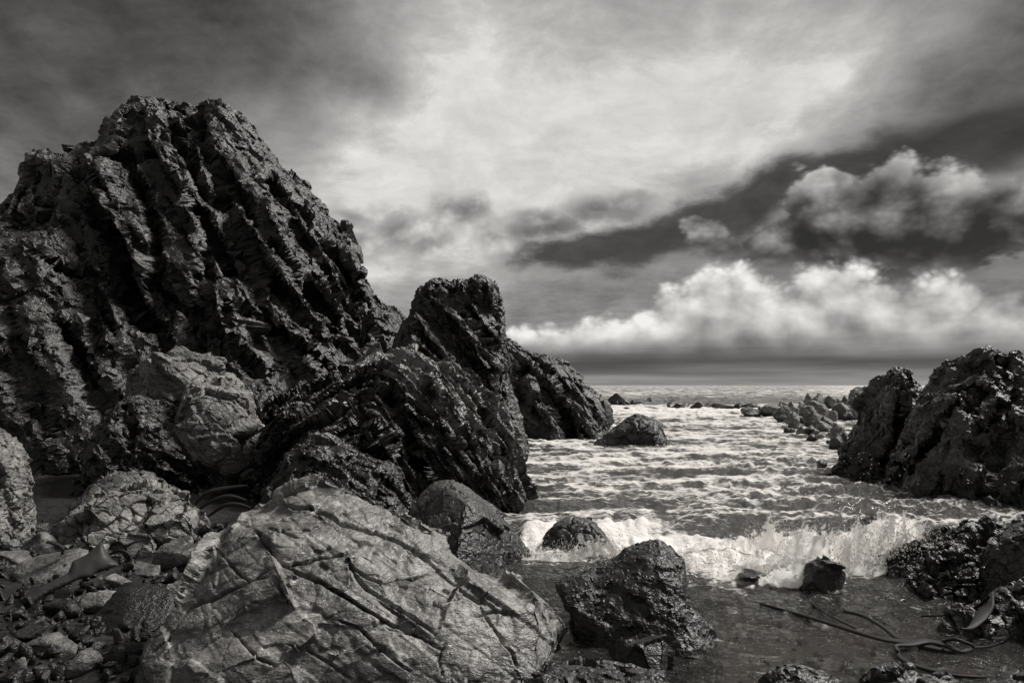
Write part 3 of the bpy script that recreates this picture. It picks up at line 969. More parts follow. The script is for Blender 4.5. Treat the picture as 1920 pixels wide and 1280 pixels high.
fr = Frame(630, 8.9)
rk = rock(fr, [dict(pts=[(470, 1060), (490, 930), (520, 880), (545, 842), (574, 817), (602, 807), (635, 817), (671, 842), (704, 862), (744, 874), (761, 907), (775, 935), (780, 1060)], tf=0.7, tb=0.8, r=0.6, lean=0.4, z0=0.3)], 0.016)
rk.grooves([[(560, 850), (600, 870), (650, 890)], [(620, 825), (650, 870), (690, 910), 1.2], [(690, 870), (715, 910), (750, 950)], [(530, 890), (510, 930)]], 5, 0.12, seed=64)
rk.facet((0.28, 0.42, 0.3), R45, k=0.8, jitter=0.22, off=0.07, crack=0.04, seed=65, it=5)
rk.facet((0.10, 0.15, 0.12), R45, k=0.7, jitter=0.25, off=0.02, crack=0.012, seed=66, it=3)
rk.rough(0.008, 0.07, 4, 67)
rk.build("boulder", M_FOLD, "dark rounded boulder in front of the folded rock", "boulder")

fr = Frame(225, 9.0)
rk = rock(fr, [dict(pts=[(120, 1020), (129, 950), (160, 914), (190, 893), (217, 883), (258, 878), (289, 888), (315, 909), (340, 950), (350, 1020)], tf=0.45, tb=0.5, r=0.4, lean=0.4, z0=0.2)], 0.018)
rk.facet((0.25, 0.4, 0.3), R45, k=0.7, jitter=0.2, off=0.05, crack=0.03, seed=71, it=5)
rk.facet((0.1, 0.16, 0.12), R45, k=0.6, jitter=0.2, off=0.015, crack=0.01, seed=72, it=3)
rk.build("boulder", M_MID, "low rounded dark boulder right behind the pale cracked block", "boulder")

fr = Frame(265, 7.4)
rk = rock(fr, [dict(pts=[(120, 1060), (126, 955), (160, 940), (206, 919), (248, 910), (289, 908), (330, 918), (356, 935), (371, 955), (397, 981), (395, 1005), (385, 1060)], tf=0.42, tb=0.5, r=0.3, lean=0.5, z0=0.2)], 0.012)
rk.facet((0.26, 0.34, 0.3), R45, k=0.95, jitter=0.35, off=0.06, crack=0.05, cw=0.05, seed=75, it=6, tone=0.6)
rk.facet((0.12, 0.15, 0.13), R45, k=0.8, jitter=0.25, off=0.02, crack=0.02, cw=0.06, seed=76, it=3)
rk.build("cracked_block", M_PALE, "pale angular block split by cracks, left of the large foreground boulder", "rock")

fr = Frame(10, 7.8)
rk = rock(fr, [dict(pts=[(-150, 800), (-60, 790), (5, 806), (31, 829), (52, 857), (59, 893), (64, 929), (73, 976), (66, 1010), (60, 1080), (-150, 1080)], tf=0.5, tb=0.7, r=0.45, lean=0.25, z0=0.4)], 0.013)
rk.facet((0.20, 0.26, 0.22), R45, k=0.8, jitter=0.25, off=0.05, crack=0.03, seed=81, it=5)
rk.facet((0.07, 0.10, 0.09), R45, k=0.7, jitter=0.3, off=0.015, crack=0.01, seed=82, it=3)
rk.rough(0.008, 0.06, 4, 83)
rk.build("boulder", M_PALE, "pale craggy boulder cut off by the left edge of the picture", "boulder")

# ------------------------------------------------------------------ block beside the inlet
fr = Frame(880, 7.1)
rk = hull_rock(fr, [(805, 899, 7.25), (830, 897, 7.4), (893, 914, 7.3), (877, 938, 6.70), (757, 963, 7.15), (742, 1010, 7.0), (738, 1120, 6.9), (856, 1040, 6.30), (864, 1120, 6.2), (922, 936, 7.5), (947, 970, 7.5),
                    (994, 1030, 7.4), (972, 1080, 7.1), (978, 1120, 7.1), (765, 1000, 7.9), (765, 1120, 7.9), (985, 1120, 8.0), (960, 1000, 8.0)], 0.012, smooth=0)
rk.facet((0.30, 0.5, 0.4), R45, k=0.6, jitter=0.06, off=0.02, crack=0.012, cw=0.05, seed=85, it=2)
rk.facet((0.10, 0.2, 0.15), R45, k=0.5, jitter=0.08, off=0.006, crack=0.004, seed=86, it=2)
rk.rough(0.004, 0.06, 4, 87)
rk.build("block_boulder", M_WETGREY, "square-edged dark block leaning behind the foreground boulder at the water", "boulder")

# ------------------------------------------------------------------ large foreground boulder
fr = Frame(660, 4.75)
b_out = [(230, 1460), (262, 1300), (277, 1222), (298, 1175), (333, 1128), (358, 1085), (384, 1042), (405, 1004), (431, 970), (465, 944), (500, 938), (520, 936), (525, 923), (555, 906), (585, 908), (623, 918), (666, 933), (709, 948),
         (751, 965), (794, 989), (828, 1006), (854, 1021), (892, 1047), (926, 1068), (961, 1089), (995, 1123), (1029, 1153), (1055, 1179), (1058, 1205), (1042, 1243), (1010, 1275), (980, 1330), (900, 1460)]
rk = rock(fr, [dict(pts=b_out, tf=0.55, tb=0.8, r=0.45, lean=0.85, z0=0.55, pw=0.6)], 0.0074, clip_z=-0.35)


def Z4(*p):
    return [(260 + a / 2.341, 880 + b / 2.341) for a, b in p]


bd_cracks = [Z4((600, 155), (750, 165), (820, 185), (880, 225), (960, 250), (1060, 285), (1150, 320), (1210, 350), (1300, 430)) + [1.8],
             Z4((520, 280), (590, 360), (640, 425), (700, 450), (800, 500), (890, 550), (980, 610), (1070, 660), (1160, 700), (1250, 740), (1330, 790)) + [1.6],
             Z4((640, 425), (690, 415), (790, 390), (910, 375), (950, 460), (1000, 520), (1100, 580), (1200, 640), (1300, 720)) + [1.3],
             Z4((350, 350), (420, 440), (480, 490), (560, 470)), Z4((160, 690), (230, 600), (330, 560), (480, 495), (560, 440)) + [1.4], Z4((590, 470), (640, 560), (660, 590)),
             Z4((400, 700), (460, 770), (520, 830), (600, 860)), Z4((650, 765), (750, 800), (850, 860), (930, 920)) + [0.8],
             Z4((1300, 430), (1400, 520), (1500, 590), (1550, 520)), Z4((870, 660), (970, 700), (1040, 770), (1130, 840), (1200, 880)), Z4((900, 400), (1000, 470), (1080, 500), (1200, 480), (1280, 460)),
             Z4((1060, 580), (1150, 640), (1280, 740)), Z4((600, 380), (560, 330), (520, 280)), Z4((1500, 600), (1560, 700), (1640, 800), (1660, 870)), Z4((1350, 760), (1320, 830), (1330, 900)),
             Z4((1480, 650), (1560, 620), (1680, 640)), Z4((700, 300), (620, 270), (560, 250)), Z4((60, 800), (130, 740), (170, 690))]
BD = rot_to((-0.45, -0.35, 0.82), (0.80, -0.25, 0.35))
rk.facet((0.40, 0.85, 0.6), BD, k=0.75, jitter=0.10, off=0.045, crack=0.0, seed=97, it=8, lim=0.10, warp=0.35)
rk.strata(0.030, (0.12, 1.3, 0.5), rot_to((0.55, 0.2, 0.8), (0.80, -0.1, -0.55)), seed=92, warp=0.3, crack=0.012, cw=0.07, it=6, tone=0.15)
rk.V = laplace(rk.V, rk.Q, 2, 0.5).astype(np.float32)
rk.grooves(bd_cracks, 1.35, 0.075, seed=93, lip=0.12, wob=1.4)
rk.facet((0.09, 0.22, 0.16), BD, k=0.5, jitter=0.08, off=0.006, crack=0.004, cw=0.06, seed=94, it=4, tone=0.12)
rk.rough(0.0045, 0.10, 5, 95, BD, (0.6, 1.8, 1), gain=0.55)
rk.build("foreground_boulder", M_BOULDER, "huge grey boulder with branching cracks in the foreground", "boulder", smooth=True)

# ------------------------------------------------------------------ rock standing in the shallow water
fr = Frame(1190, 5.3)
rk = rock(fr, [dict(pts=[(1040, 1093), (1057, 1084), (1098, 1073), (1129, 1063), (1154, 1050), (1165, 1032), (1200, 1017), (1226, 1011), (1256, 1022), (1274, 1042), (1287, 1063), (1291, 1103), (1298, 1134),
                         (1318, 1160), (1341, 1185), (1355, 1290), (1060, 1290), (1080, 1180), (1062, 1139)], tf=0.34, tb=0.4, r=0.2, lean=0.5, z0=0.2)], 0.009, clip_z=-0.3)
rk.grooves([[(1150, 1060), (1140, 1100), (1105, 1125), (1130, 1130), 1.2], [(1195, 1025), (1180, 1070), (1200, 1110), (1185, 1150)], [(1240, 1040), (1225, 1090), (1270, 1130)], [(1215, 1120), (1250, 1150), (1290, 1160)]], 4, 0.05, seed=101)
rk.facet((0.17, 0.22, 0.18), R45, k=0.9, jitter=0.16, off=0.02, crack=0.018, seed=102, it=6)
rk.facet((0.06, 0.09, 0.07), R45, k=0.8, jitter=0.12, off=0.005, crack=0.004, seed=103, it=3)
rk.facet((0.03, 0.045, 0.036), R45, k=1.0, jitter=0.12, off=0.003, seed=104, it=2, tone=0.15)
rk.build("standing_rock", M_WET, "rugged wet dark rock standing in the shallow water right of the foreground boulder", "rock")

fr = Frame(1205, 4.75)
rk = rock(fr, [dict(pts=[(1145, 1290), (1152, 1225), (1165, 1205), (1195, 1196), (1235, 1200), (1252, 1210), (1257, 1235), (1246, 1290)], tf=0.13, tb=0.2, r=0.08, lean=0.3, z0=0.0)], 0.007, clip_z=-0.3)
rk.facet((0.16, 0.2, 0.18), R45, k=0.9, jitter=0.15, off=0.01, seed=105, it=5)
rk.rough(0.003, 0.03, 4, 106)
rk.build("stone", M_MID, "small smooth-faced stone at the foot of the standing wet rock", "stone")

fr = Frame(1075, 7.75)
rk = rock(fr, [dict(pts=[(990, 1080), (1005, 1040), (1020, 1000), (1045, 976), (1075, 970), (1110, 974), (1130, 992), (1142, 1015), (1160, 1080)], tf=0.35, tb=0.4, r=0.3, lean=0.2, z0=0.1)], 0.012, clip_z=-0.3)
rk.facet((0.2, 0.26, 0.2), R45, k=0.7, jitter=0.2, off=0.03, crack=0.02, seed=107, it=5)
rk.rough(0.01, 0.08, 4, 108)
rk.build("washed_rock", M_WET, "low rounded rock washed over by the breaking wave", "rock")

fr = Frame(1545, 6.35)
rk = rock(fr, [dict(pts=[(1500, 1150), (1512, 1085), (1508, 1060), (1530, 1046), (1552, 1045), (1572, 1060), (1582, 1085), (1570, 1105), (1590, 1150)], tf=0.16, tb=0.2, r=0.12, lean=0.1, z0=0.1)], 0.009, clip_z=-0.3)
rk.facet((0.14, 0.18, 0.16), R45, k=0.9, jitter=0.2, off=0.015, seed=109, it=5)
rk.rough(0.004, 0.04, 4, 110)
rk.build("stone", M_MID, "small pointed stone in the middle of the splash", "stone")

fr = Frame(1190, 21.5)
rk = rock(fr, [dict(pts=[(1040, 880), (1108, 832), (1135, 812), (1160, 792), (1185, 778), (1208, 776), (1228, 784), (1243, 797), (1252, 825), (1262, 880)], tf=0.9, tb=0.9, r=0.35, lean=0.2, z0=0.0)], 0.028, clip_z=-0.4)
rk.strata(0.05, (0.14, 1.2, 0.6), rot_to((-0.5, -0.3, 0.8), (0.85, 0, 0.5)), seed=111, crack=0.06, it=5)
rk.facet((0.35, 0.5, 0.4), R45, k=0.6, jitter=0.15, off=0.03, crack=0.03, seed=112, it=5)
rk.rough(0.02, 0.2, 4, 113)
rk.build("inlet_rock", M_WET, "black wedge-shaped rock alone in the inlet off the headland", "rock")

# ------------------------------------------------------------------ crag on the right
fr = Frame(1780, 13.0)
lobes = [dict(pts=[(1550, 960), (1556, 879), (1554, 852), (1563, 833), (1587, 818), (1593, 791), (1605, 772), (1624, 748), (1633, 730), (1648, 714), (1666, 705), (1685, 692), (1700, 684), (1712, 689), (1718, 699), (1724, 718),
                   (1734, 728), (1800, 745), (1900, 790), (1900, 980)], dy=0.8, tf=0.9, tb=1.2, r=0.45, lean=0.25, z0=1.0, pw=0.5),
         dict(pts=[(1620, 1050), (1640, 930), (1672, 830), (1708, 760), (1728, 722), (1738, 720), (1746, 711), (1749, 696), (1764, 689), (1776, 673), (1791, 678), (1798, 682), (1807, 666), (1822, 655), (1840, 648), (1868, 649), (1880, 653), (1884, 660),
                   (1890, 652), (1898, 649), (1910, 649), (1918, 663), (1925, 675), (1960, 655), (2010, 670), (2080, 720), (2140, 1050), (1690, 1050)], dy=-0.6, tf=1.3, tb=1.5, r=1.0, lean=0.35, z0=1.0, pw=0.55),
         dict(pts=[(1760, 1050), (1780, 900), (1830, 850), (1900, 830), (1990, 800), (2100, 900), (2140, 1050)], dy=-1.9, tf=0.9, tb=1.0, r=0.8, lean=0.5, z0=0.3)]
rk = rock(fr, lobes, 0.028)
RC = rot_to((-0.88, -0.30, 0.36), (0.36, 0.05, 0.92))


def Z7(*p):
    return [(1380 + a / 3.281, 620 + b / 3.281) for a, b in p]


rk.strata(0.24, (0.28, 2.6, 1.2), RC, seed=123, warp=0.2, crack=0.2, cw=0.12, it=6, tilt=0.8, bias=0.65)
rk.grooves([Z7((1040, 440), (1010, 560), (1000, 700)) + [1.3], Z7((850, 520), (780, 640), (720, 740)), Z7((1240, 560), (1190, 680), (1140, 800)) + [1.3], Z7((1380, 300), (1340, 420), (1230, 560)), Z7((1520, 330), (1480, 420), (1400, 520)),
            Z7((1500, 130), (1480, 230), (1420, 330)), Z7((1560, 120), (1570, 300)), Z7((1640, 130), (1640, 280)), Z7((1700, 380), (1600, 520), (1500, 640)), Z7((860, 780), (1000, 830), (1100, 850))], 5.5, 0.4, seed=124)
rk.facet((0.24, 0.8, 0.45), RC, k=0.85, jitter=0.16, off=0.10, crack=0.06, cw=0.07, seed=128, it=5, lim=0.14)
rk.facet((0.13, 0.34, 0.22), RC, k=1.0, jitter=0.18, off=0.04, crack=0.02, cw=0.07, seed=126, it=3, tone=0.3, lim=0.08)
rk.facet((0.07, 0.14, 0.11), RC, k=1.0, jitter=0.15, off=0.008, seed=127, it=2, tone=0.15)
rk.build("crag", M_RIGHT, "knobbly dark crag at the right edge with a splash at its foot", "crag")

# dark rocks in the near right corner
R2 = rot_to((0.2, -0.4, 0.9), (0.9, 0.1, 0.1))
fr = Frame(1760, 6.6)
rk = rock(fr, [dict(pts=[(1640, 1250), (1640, 1110), (1665, 1060), (1700, 1025), (1740, 1000), (1790, 985), (1850, 980), (1910, 1000), (2020, 1010), (2100, 1250)], tf=0.55, tb=0.6, r=0.45, lean=0.9, z0=0.1)], 0.012, clip_z=-0.3)
rk.facet((0.25, 0.34, 0.26), R2, k=0.7, jitter=0.28, off=0.09, crack=0.06, seed=131, it=5)
rk.facet((0.09, 0.14, 0.1), R2, k=0.6, jitter=0.4, off=0.035, crack=0.03, seed=132, it=3)
rk.rough(0.015, 0.05, 4, 133)
rk.build("weedy_rock", M_WET, "low black weed-covered rock where the splash meets the right shore", "rock")

fr = Frame(1905, 5.9)
rk = rock(fr, [dict(pts=[(1842, 1060), (1846, 1035), (1862, 1012), (1885, 992), (1915, 980), (1980, 975), (2050, 1000), (2060, 1200), (1880, 1200), (1850, 1110)], tf=0.3, tb=0.4, r=0.25, lean=0.2, z0=0.4)], 0.010, clip_z=-0.3)
rk.facet((0.22, 0.26, 0.22), R2, k=0.8, jitter=0.2, off=0.04, crack=0.02, seed=135, it=5)
rk.facet((0.07, 0.1, 0.08), R2, k=0.6, jitter=0.25, off=0.012, crack=0.006, seed=136, it=3)
rk.build("boulder", M_MID, "grey boulder on the weedy rock, cut by the right edge of the picture", "boulder")

fr = Frame(1850, 5.3)
rk = rock(fr, [dict(pts=[(1690, 1300), (1730, 1190), (1790, 1150), (1850, 1120), (1900, 1090), (2020, 1070), (2060, 1300)], tf=0.4, tb=0.5, r=0.35, lean=0.8, z0=0.05)], 0.010, clip_z=-0.3)
rk.facet((0.2, 0.3, 0.22), R2, k=0.7, jitter=0.3, off=0.05, crack=0.03, seed=138, it=5)
rk.facet((0.07, 0.1, 0.08), R2, k=0.6, jitter=0.3, off=0.018, crack=0.01, seed=139, it=3)
rk.build("shore_rock", M_WET, "black wet rock under the right edge with kelp hanging over it", "rock")

# rocks along the bottom edge
for i, (nm, out, Y, lab, mat) in enumerate([
        ("slab_rock", [(860, 1400), (900, 1278), (960, 1258), (1030, 1248), (1110, 1243), (1190, 1252), (1250, 1268), (1300, 1400)], 4.15, "flat cracked slab along the bottom edge below the foreground boulder", M_MID),
        ("low_rock", [(1400, 1400), (1418, 1275), (1450, 1252), (1500, 1250), (1545, 1262), (1580, 1290), (1590, 1400)], 4.1, "small rock breaking the bottom edge right of the cracked slab", M_MID),
        ("low_rock", [(1580, 1400), (1612, 1275), (1650, 1252), (1690, 1243), (1730, 1255), (1790, 1268), (1850, 1400)], 4.1, "dark peaked rock at the bottom edge below the kelp loops", M_WET),
        ("low_rock", [(1800, 1400), (1850, 1275), (1890, 1262), (1950, 1262), (2010, 1400)], 4.1, "black rock in the bottom right corner", M_WET)]):
    fr = Frame(out[2][0], Y)
    rk = rock(fr, [dict(pts=out, tf=0.35, tb=0.3, r=0.22, lean=1.2, z0=0.0)], 0.0075, clip_z=-0.35)
    rk.facet((0.22, 0.3, 0.24), R2, k=0.8, jitter=0.15, off=0.03, crack=0.03, cw=0.06, seed=141 + i * 3, it=5)
    rk.facet((0.06, 0.1, 0.08), R2, k=0.6, jitter=0.2, off=0.008, crack=0.004, seed=142 + i * 3, it=3)
    rk.rough(0.005, 0.05, 4, 143 + i)
    rk.build(nm, mat, lab, "rock")


# ------------------------------------------------------------------ loose stones
def stone_variant(seed, planes, flat=1.0, res=20, rough=0.03, tight=0.62):
    r = np.random.default_rng(seed)
    n = r.normal(size=(planes, 3)); n /= np.linalg.norm(n, axis=1)[:, None]
    d = tight + r.random(planes) * 0.34
    ax = np.linspace(-1.25, 1.25, res, dtype=np.float32)
    X, Y, Z = np.meshgrid(ax, ax, ax, indexing='ij')
    Zs = Z / flat
    F = np.sqrt(X * X + Y * Y + Zs * Zs) - 1.0
    for k in range(planes):
        F = np.maximum(F, X * n[k, 0] + Y * n[k, 1] + Zs * n[k, 2] - d[k])
    V, Q = surface_nets(F, (-1.25, -1.25, -1.25), ax[1] - ax[0])
    rk = Rock(V, Q, None)
    rk.rough(rough * 1.6, 0.8, 3, seed, it=2)
    if rough > 0.02: rk.facet((0.5, 0.6, 0.5), k=0.6, jitter=0.15, off=rough * 1.5, crack=rough, seed=seed, it=2)
    if 0 < rough <= 0.02: rk.facet((0.35, 0.5, 0.4), k=0.3, jitter=0.1, off=0.03, crack=0.02, cw=0.05, seed=seed, it=2)
    rk.rough(rough * 0.6, 0.16, 3, seed + 1, it=1)
    V = rk.V
    lo, hi = V.min(0), V.max(0)
    V = (V - (lo + hi) / 2) / ((hi - lo) / 2)
    me_o = mesh_object("stone", V, rk.Q, None, {'tone': rk.tone})
    me = me_o.data
    bpy.data.objects.remove(me_o)
    return me


STONES = [stone_variant(200 + i, 10 + i % 4 * 2, tight=0.5, rough=0.035) for i in range(8)]
CHIPS = [stone_variant(230 + i, 6 + i % 3, rough=0.008, tight=0.25, res=24) for i in range(8)]
_mesh_cache = {}


def with_mat(me, mat):
    k = (me.name, mat.name)
    if k not in _mesh_cache:
        c = me.copy(); c.materials.clear(); c.materials.append(mat)
        _mesh_cache[k] = c
    return _mesh_cache[k]


rs = np.random.default_rng(5)


def put_stone(name, px, py, w, h, mat, label, cat, group=None, Y=None, z=0.0, var=0, chips=False, rot=None, sink=0.12, deep=0.9, stand=False):
    """px, py: middle of the foot; w, h: size in pixels"""
    p = at(px, py, Y) if Y else on_level(px, py, z)
    k = p[1] / FPX
    W, H = w * k / 2, h * k / 2
    me = with_mat((CHIPS if chips else STONES)[var % 8], mat)
    o = bpy.data.objects.new(name, me)
    COL.objects.link(o)
    o.scale = (W * 1.08, W * deep, H * (1 + sink))
    a = rot if rot is not None else (rs.normal() * 0.12, rs.normal() * 0.12, rs.random() * 6.28)
    o.rotation_euler = a
    o.location = (p[0], p[1] + W * deep * 0.6, p[2] + H * (1 - sink))
    if stand:                     # reaches down to the water, its foot hidden by the stones in front
        top = p[2] + 2 * H
        o.scale[2] = (top + 0.25) / 2; o.location[2] = (top - 0.25) / 2
    return tag(o, label, cat, group)


M_PILE = rock_mat("pile_rock", 0.05, 0.17, 1.5, 0.55, 0.25, 0.6, 0.2, 0.25, 0.7)
M_PILEP = rock_mat("pile_pale_rock", 0.10, 0.30, 1.5, 0.55, 0.0, 0.4, 0.2, 0.3, 0.7)
M_RUB = rock_mat("rubble_pale", 0.05, 0.19, 0.4, 0.5, 0.0, 0.5, 0.5, 0.0, 0.6)
M_RUB_SHADED = rock_mat("rubble_dark_shaded", 0.008, 0.036, 0.4, 0.45, 0.6, 0.3, 0.4, 0.0, 0.6)  # dark wet stone, deepened further: the hollow's shade is put into the colour


def ZP(a, b):
    return 1380 + a / 6.857, 700 + b / 6.857


pile = [  # x, foot, width, height in the enlarged picture, stands at (None: on the water), pale?, label
    (210, 545, 230, 110, None, 0, "leftmost low dark boulder of the pile across the inlet"),
    (330, 510, 120, 100, 46, 0, "small dark boulder behind the leftmost one of the far pile"),
    (470, 545, 260, 150, None, 0, "broad black boulder with a white flank near the left end of the far pile"),
    (570, 470, 90, 90, 46, 1, "white-flanked stone on the broad black boulder of the far pile"),
    (640, 420, 130, 60, 50, 0, "small stone behind the pyramid boulder of the far pile"),
    (640, 615, 240, 190, None, 0, "black boulder below the pyramid boulder of the far pile"),
    (730, 510, 180, 150, 37, 1, "pyramid-shaped pale grey boulder standing up from the far pile"),
    (840, 410, 70, 55, 50, 1, "small pale stone right of the pyramid boulder"),
    (750, 700, 180, 190, None, 1, "egg-shaped pale boulder at the waterline of the far pile"),
    (700, 770, 130, 80, None, 0, "low wet stone in front of the egg-shaped boulder"),
    (935, 385, 120, 125, 52, 0, "left one of the two dark boulders on top of the far pile"),
    (1075, 365, 190, 115, 52, 0, "right one of the two dark boulders on top of the far pile"),
    (1240, 400, 190, 120, 52, 0, "dark rounded boulder right of the two top boulders of the far pile"),
    (940, 540, 260, 130, 38, 0, "long black boulder in the middle of the far pile"),
    (1090, 430, 330, 90, 45, 0, "flat dark boulder under the two top boulders of the far pile"),
    (1130, 540, 150, 110, 36, 1, "round ribbed grey boulder in the middle of the far pile"),
    (1010, 640, 220, 170, 30, 0, "brownish dark boulder below the ribbed grey one"),
    (860, 640, 110, 90, None, 0, "small dark stone between the egg-shaped boulder and the brownish one"),
    (1110, 580, 110, 50, 32, 1, "white flat stone lying on the far pile below the ribbed grey boulder"),
    (1190, 640, 190, 110, 30, 0, "black boulder under the white flat stone"),
    (1260, 560, 130, 90, 35, 1, "grey lumpy stone right of the ribbed grey boulder"),
    (1400, 560, 280, 170, 36, 0, "large dark boulder at the right of the far pile with a white stone on it"),
    (1430, 445, 110, 45, 38, 1, "flat white stone on top of the large dark boulder"),
    (1430, 400, 170, 110, 46, 0, "pointed grey boulder behind the flat white stone"),
    (1330, 370, 90, 60, 52, 0, "small grey stone between the top boulders and the pointed one"),
    (1610, 330, 260, 170, 48, 0, "big rounded dark boulder touching the right crag, highest of the far pile"),
    (1560, 400, 190, 90, 44, 0, "wide dark boulder under the highest rounded one"),
    (1560, 500, 140, 100, 36, 1, "grey boulder tucked beside the right crag"),
    (860, 790, 150, 110, None, 1, "smooth pale slab at the waterline of the far pile"),
    (980, 800, 150, 130, None, 0, "black stone right of the smooth pale slab at the waterline"),
    (1150, 720, 180, 100, 26, 0, "dark stone above the white-capped one at the waterline"),
    (1040, 765, 90, 45, 22.6, 1, "upper white stone on the black foot rock of the far pile"),
    (1090, 830, 110, 60, 22.4, 1, "lower white stone on the black foot rock of the far pile"),
    (1000, 860, 130, 90, None, 0, "nearest black foot rock of the far pile"),
    (1220, 790, 70, 60, 24.5, 1, "pale cobble left of the square black block"),
    (1200, 905, 90, 55, None, 0, "small low stone by the foot of the right crag"),
    (1350, 720, 190, 90, 20.5, 1, "pale flat stone on the square black block by the right crag"),
    (1340, 920, 230, 210, 19.6, 0, "square black block against the left foot of the right crag")]
for i, (x, y, w, h, Y, pale, lab) in enumerate(pile):
    px, py = ZP(x, y)
    put_stone("pile_boulder", px, py + 1.5, w / 6.857 * 1.08, h / 6.857 * 1.12, M_PILEP if pale else M_PILE, lab, "boulder", "boulders of the pile across the inlet", Y=Y, var=i * 3 + i // 8, stand=bool(Y) and h > 65)


def ZR(a, b):
    return 1100 + a / 5.053, 690 + b / 5.053


reef = [(300, 350, 110, 90, "knob of rock off the tip of the headland, tallest of the reef"), (280, 352, 60, 40, "small stone left of the reef knob"), (390, 340, 90, 30, "dark stone right of the reef knob"),
        (470, 345, 100, 45, "dark notched stone on the left of the reef"), (610, 315, 90, 28, "black peaked stone farthest out on the reef"), (720, 325, 200, 16, "long thin dark ledge of the reef behind the gap"),
        (800, 370, 90, 36, "flat dark stone left of the reef middle"), (860, 372, 80, 34, "rounded dark stone in the reef middle"), (940, 368, 80, 30, "pale-edged dark stone right of the reef middle"),
        (1050, 375, 80, 44, "double-pointed dark stone at the reef middle"), (1140, 372, 90, 34, "low stone right of the double-pointed one"), (1240, 372, 90, 44, "highest black stone on the right half of the reef"),
        (1310, 378, 130, 32, "long black stone on the right half of the reef"), (1420, 382, 130, 34, "flat black stone on the reef toward the pile"), (1540, 370, 110, 32, "dark stone between the reef and the pile"),
        (1600, 375, 90, 28, "last small dark stone of the reef beside the pile"), (390, 385, 60, 16, "tiny stone awash in front of the reef knob"), (660, 382, 60, 10, "tiny flat stone awash before the reef")]
for i, (x, y, w, h, lab) in enumerate(reef):
    px, py = ZR(x, y)
    put_stone("reef_rock", px, py + 0.8, w / 5.053 * 1.5, h / 5.053 * 1.25, M_WET, lab, "rock", "rocks of the low reef", var=i * 5, chips=True, rot=(0.25 * math.sin(i * 2.1), 0.3 * math.cos(i * 1.7), i * 1.3), deep=0.6)
# stones awash round the right crag and the wedge rock
for i, (x, y, w, h, lab) in enumerate([(1112, 832, 30, 5, "flat stone awash left of the wedge-shaped rock"), (1655, 990, 60, 22, "dark stone in the wash in front of the right crag"), (1546, 884, 22, 22, "small weedy stone at the left foot of the right crag"),
                                       (1420, 1098, 70, 24, "dark stone half buried in the foam left of the pointed stone"), (1468, 1088, 40, 20, "smaller dark stone in the foam beside the pointed stone"),
                                       (1868, 992, 50, 30, "small pale-edged stone at the water behind the weedy rock")]):
    put_stone("awash_stone", x, y, w, h, M_WET, lab, "stone", None, var=i + 2)


def ZL(a, b):
    return a / 4.2675, 980 + b / 4.2675


rubble = [(300, 330, 290, 190, 1, "pale pointed stone with a bright flank left of the thick kelp"), (60, 330, 170, 150, 0, "grey stone by the left edge level with the kelp tip"),
          (110, 400, 260, 100, 1, "flat pale stone in front of the grey edge stone"), (320, 500, 480, 210, 1, "long smooth grey stone under the thick kelp"), (640, 270, 200, 100, 1, "pale stone behind the thick kelp tip"),
          (1370, 420, 320, 250, 2, "bright shattered stone beside the foreground boulder"), (1530, 200, 230, 150, 1, "ribbed grey stone above the bright shattered one"),
          (1150, 440, 190, 110, 2, "pale round-topped stone left of the bright shattered one"), (1270, 480, 110, 80, 1, "small stone below the pale round-topped one"),
          (930, 540, 150, 110, 2, "pale squarish piece just right of the kelp"), (1000, 430, 110, 90, 2, "pale cube-like piece above the squarish one"), (760, 490, 130, 60, 2, "pale ribbed sliver under the kelp tip"),
          (760, 720, 240, 150, 2, "pale grooved block in the middle of the rubble"), (820, 600, 120, 60, 1, "thin stone lying above the grooved block"), (1410, 660, 140, 180, 2, "pale upright wedge leaning on the foreground boulder"),
          (1300, 740, 130, 140, 2, "pale blunt stone under the upright wedge"), (1040, 640, 250, 130, 0, "dark wet stone right of the grooved block"), (960, 900, 520, 230, 0, "large low dark stone across the rubble"),
          (290, 970, 360, 110, 0, "smooth dark lens-shaped stone at the lower left"), (400, 1120, 290, 170, 1, "broken stone with a pale ridge at the lower left"), (560, 1260, 260, 170, 1, "split stone below the pale-ridged one"),
          (800, 1160, 240, 70, 1, "thin flat plate beside the split stone"), (1050, 1090, 160, 140, 0, "dark stone with pale edges near the boulder foot"), (80, 1270, 170, 90, 1, "rounded pale stone in the bottom left corner"),
          (220, 1240, 200, 70, 0, "flat stone right of the corner stone"), (790, 1260, 210, 70, 1, "flat pale plate at the bottom edge"), (380, 1290, 110, 70, 0, "small stone at the bottom edge left of the split stone"),
          (690, 1050, 170, 50, 0, "thin dark plate above the split stone"), (560, 200, 130, 60, 1, "small stone above the long grey one"), (330, 150, 190, 70, 1, "flat pale stone at the back of the rubble"),
          (900, 120, 200, 90, 0, "dark stone at the back of the rubble behind the kelp"), (1150, 260, 180, 120, 0, "dark stone between kelp loop and shattered stone"), (1080, 830, 200, 90, 0, "dark wet cobble on the large low stone"),
          (60, 900, 150, 90, 0, "small dark stone at the left edge above the lens-shaped one"), (1000, 1250, 260, 120, 0, "dark stone at the bottom edge left of the boulder"), (1120, 1180, 150, 90, 0, "dark cobble in the notch of the boulder foot"),
          (1250, 80, 190, 110, 1, "grey stone under the cracked block"), (130, 1090, 190, 90, 0, "dark stone inside the thin kelp ring"), (160, 720, 280, 90, 0, "black flat stone under the kelp stalk"),
          (470, 760, 300, 120, 0, "black stone in the hollow below the kelp")]
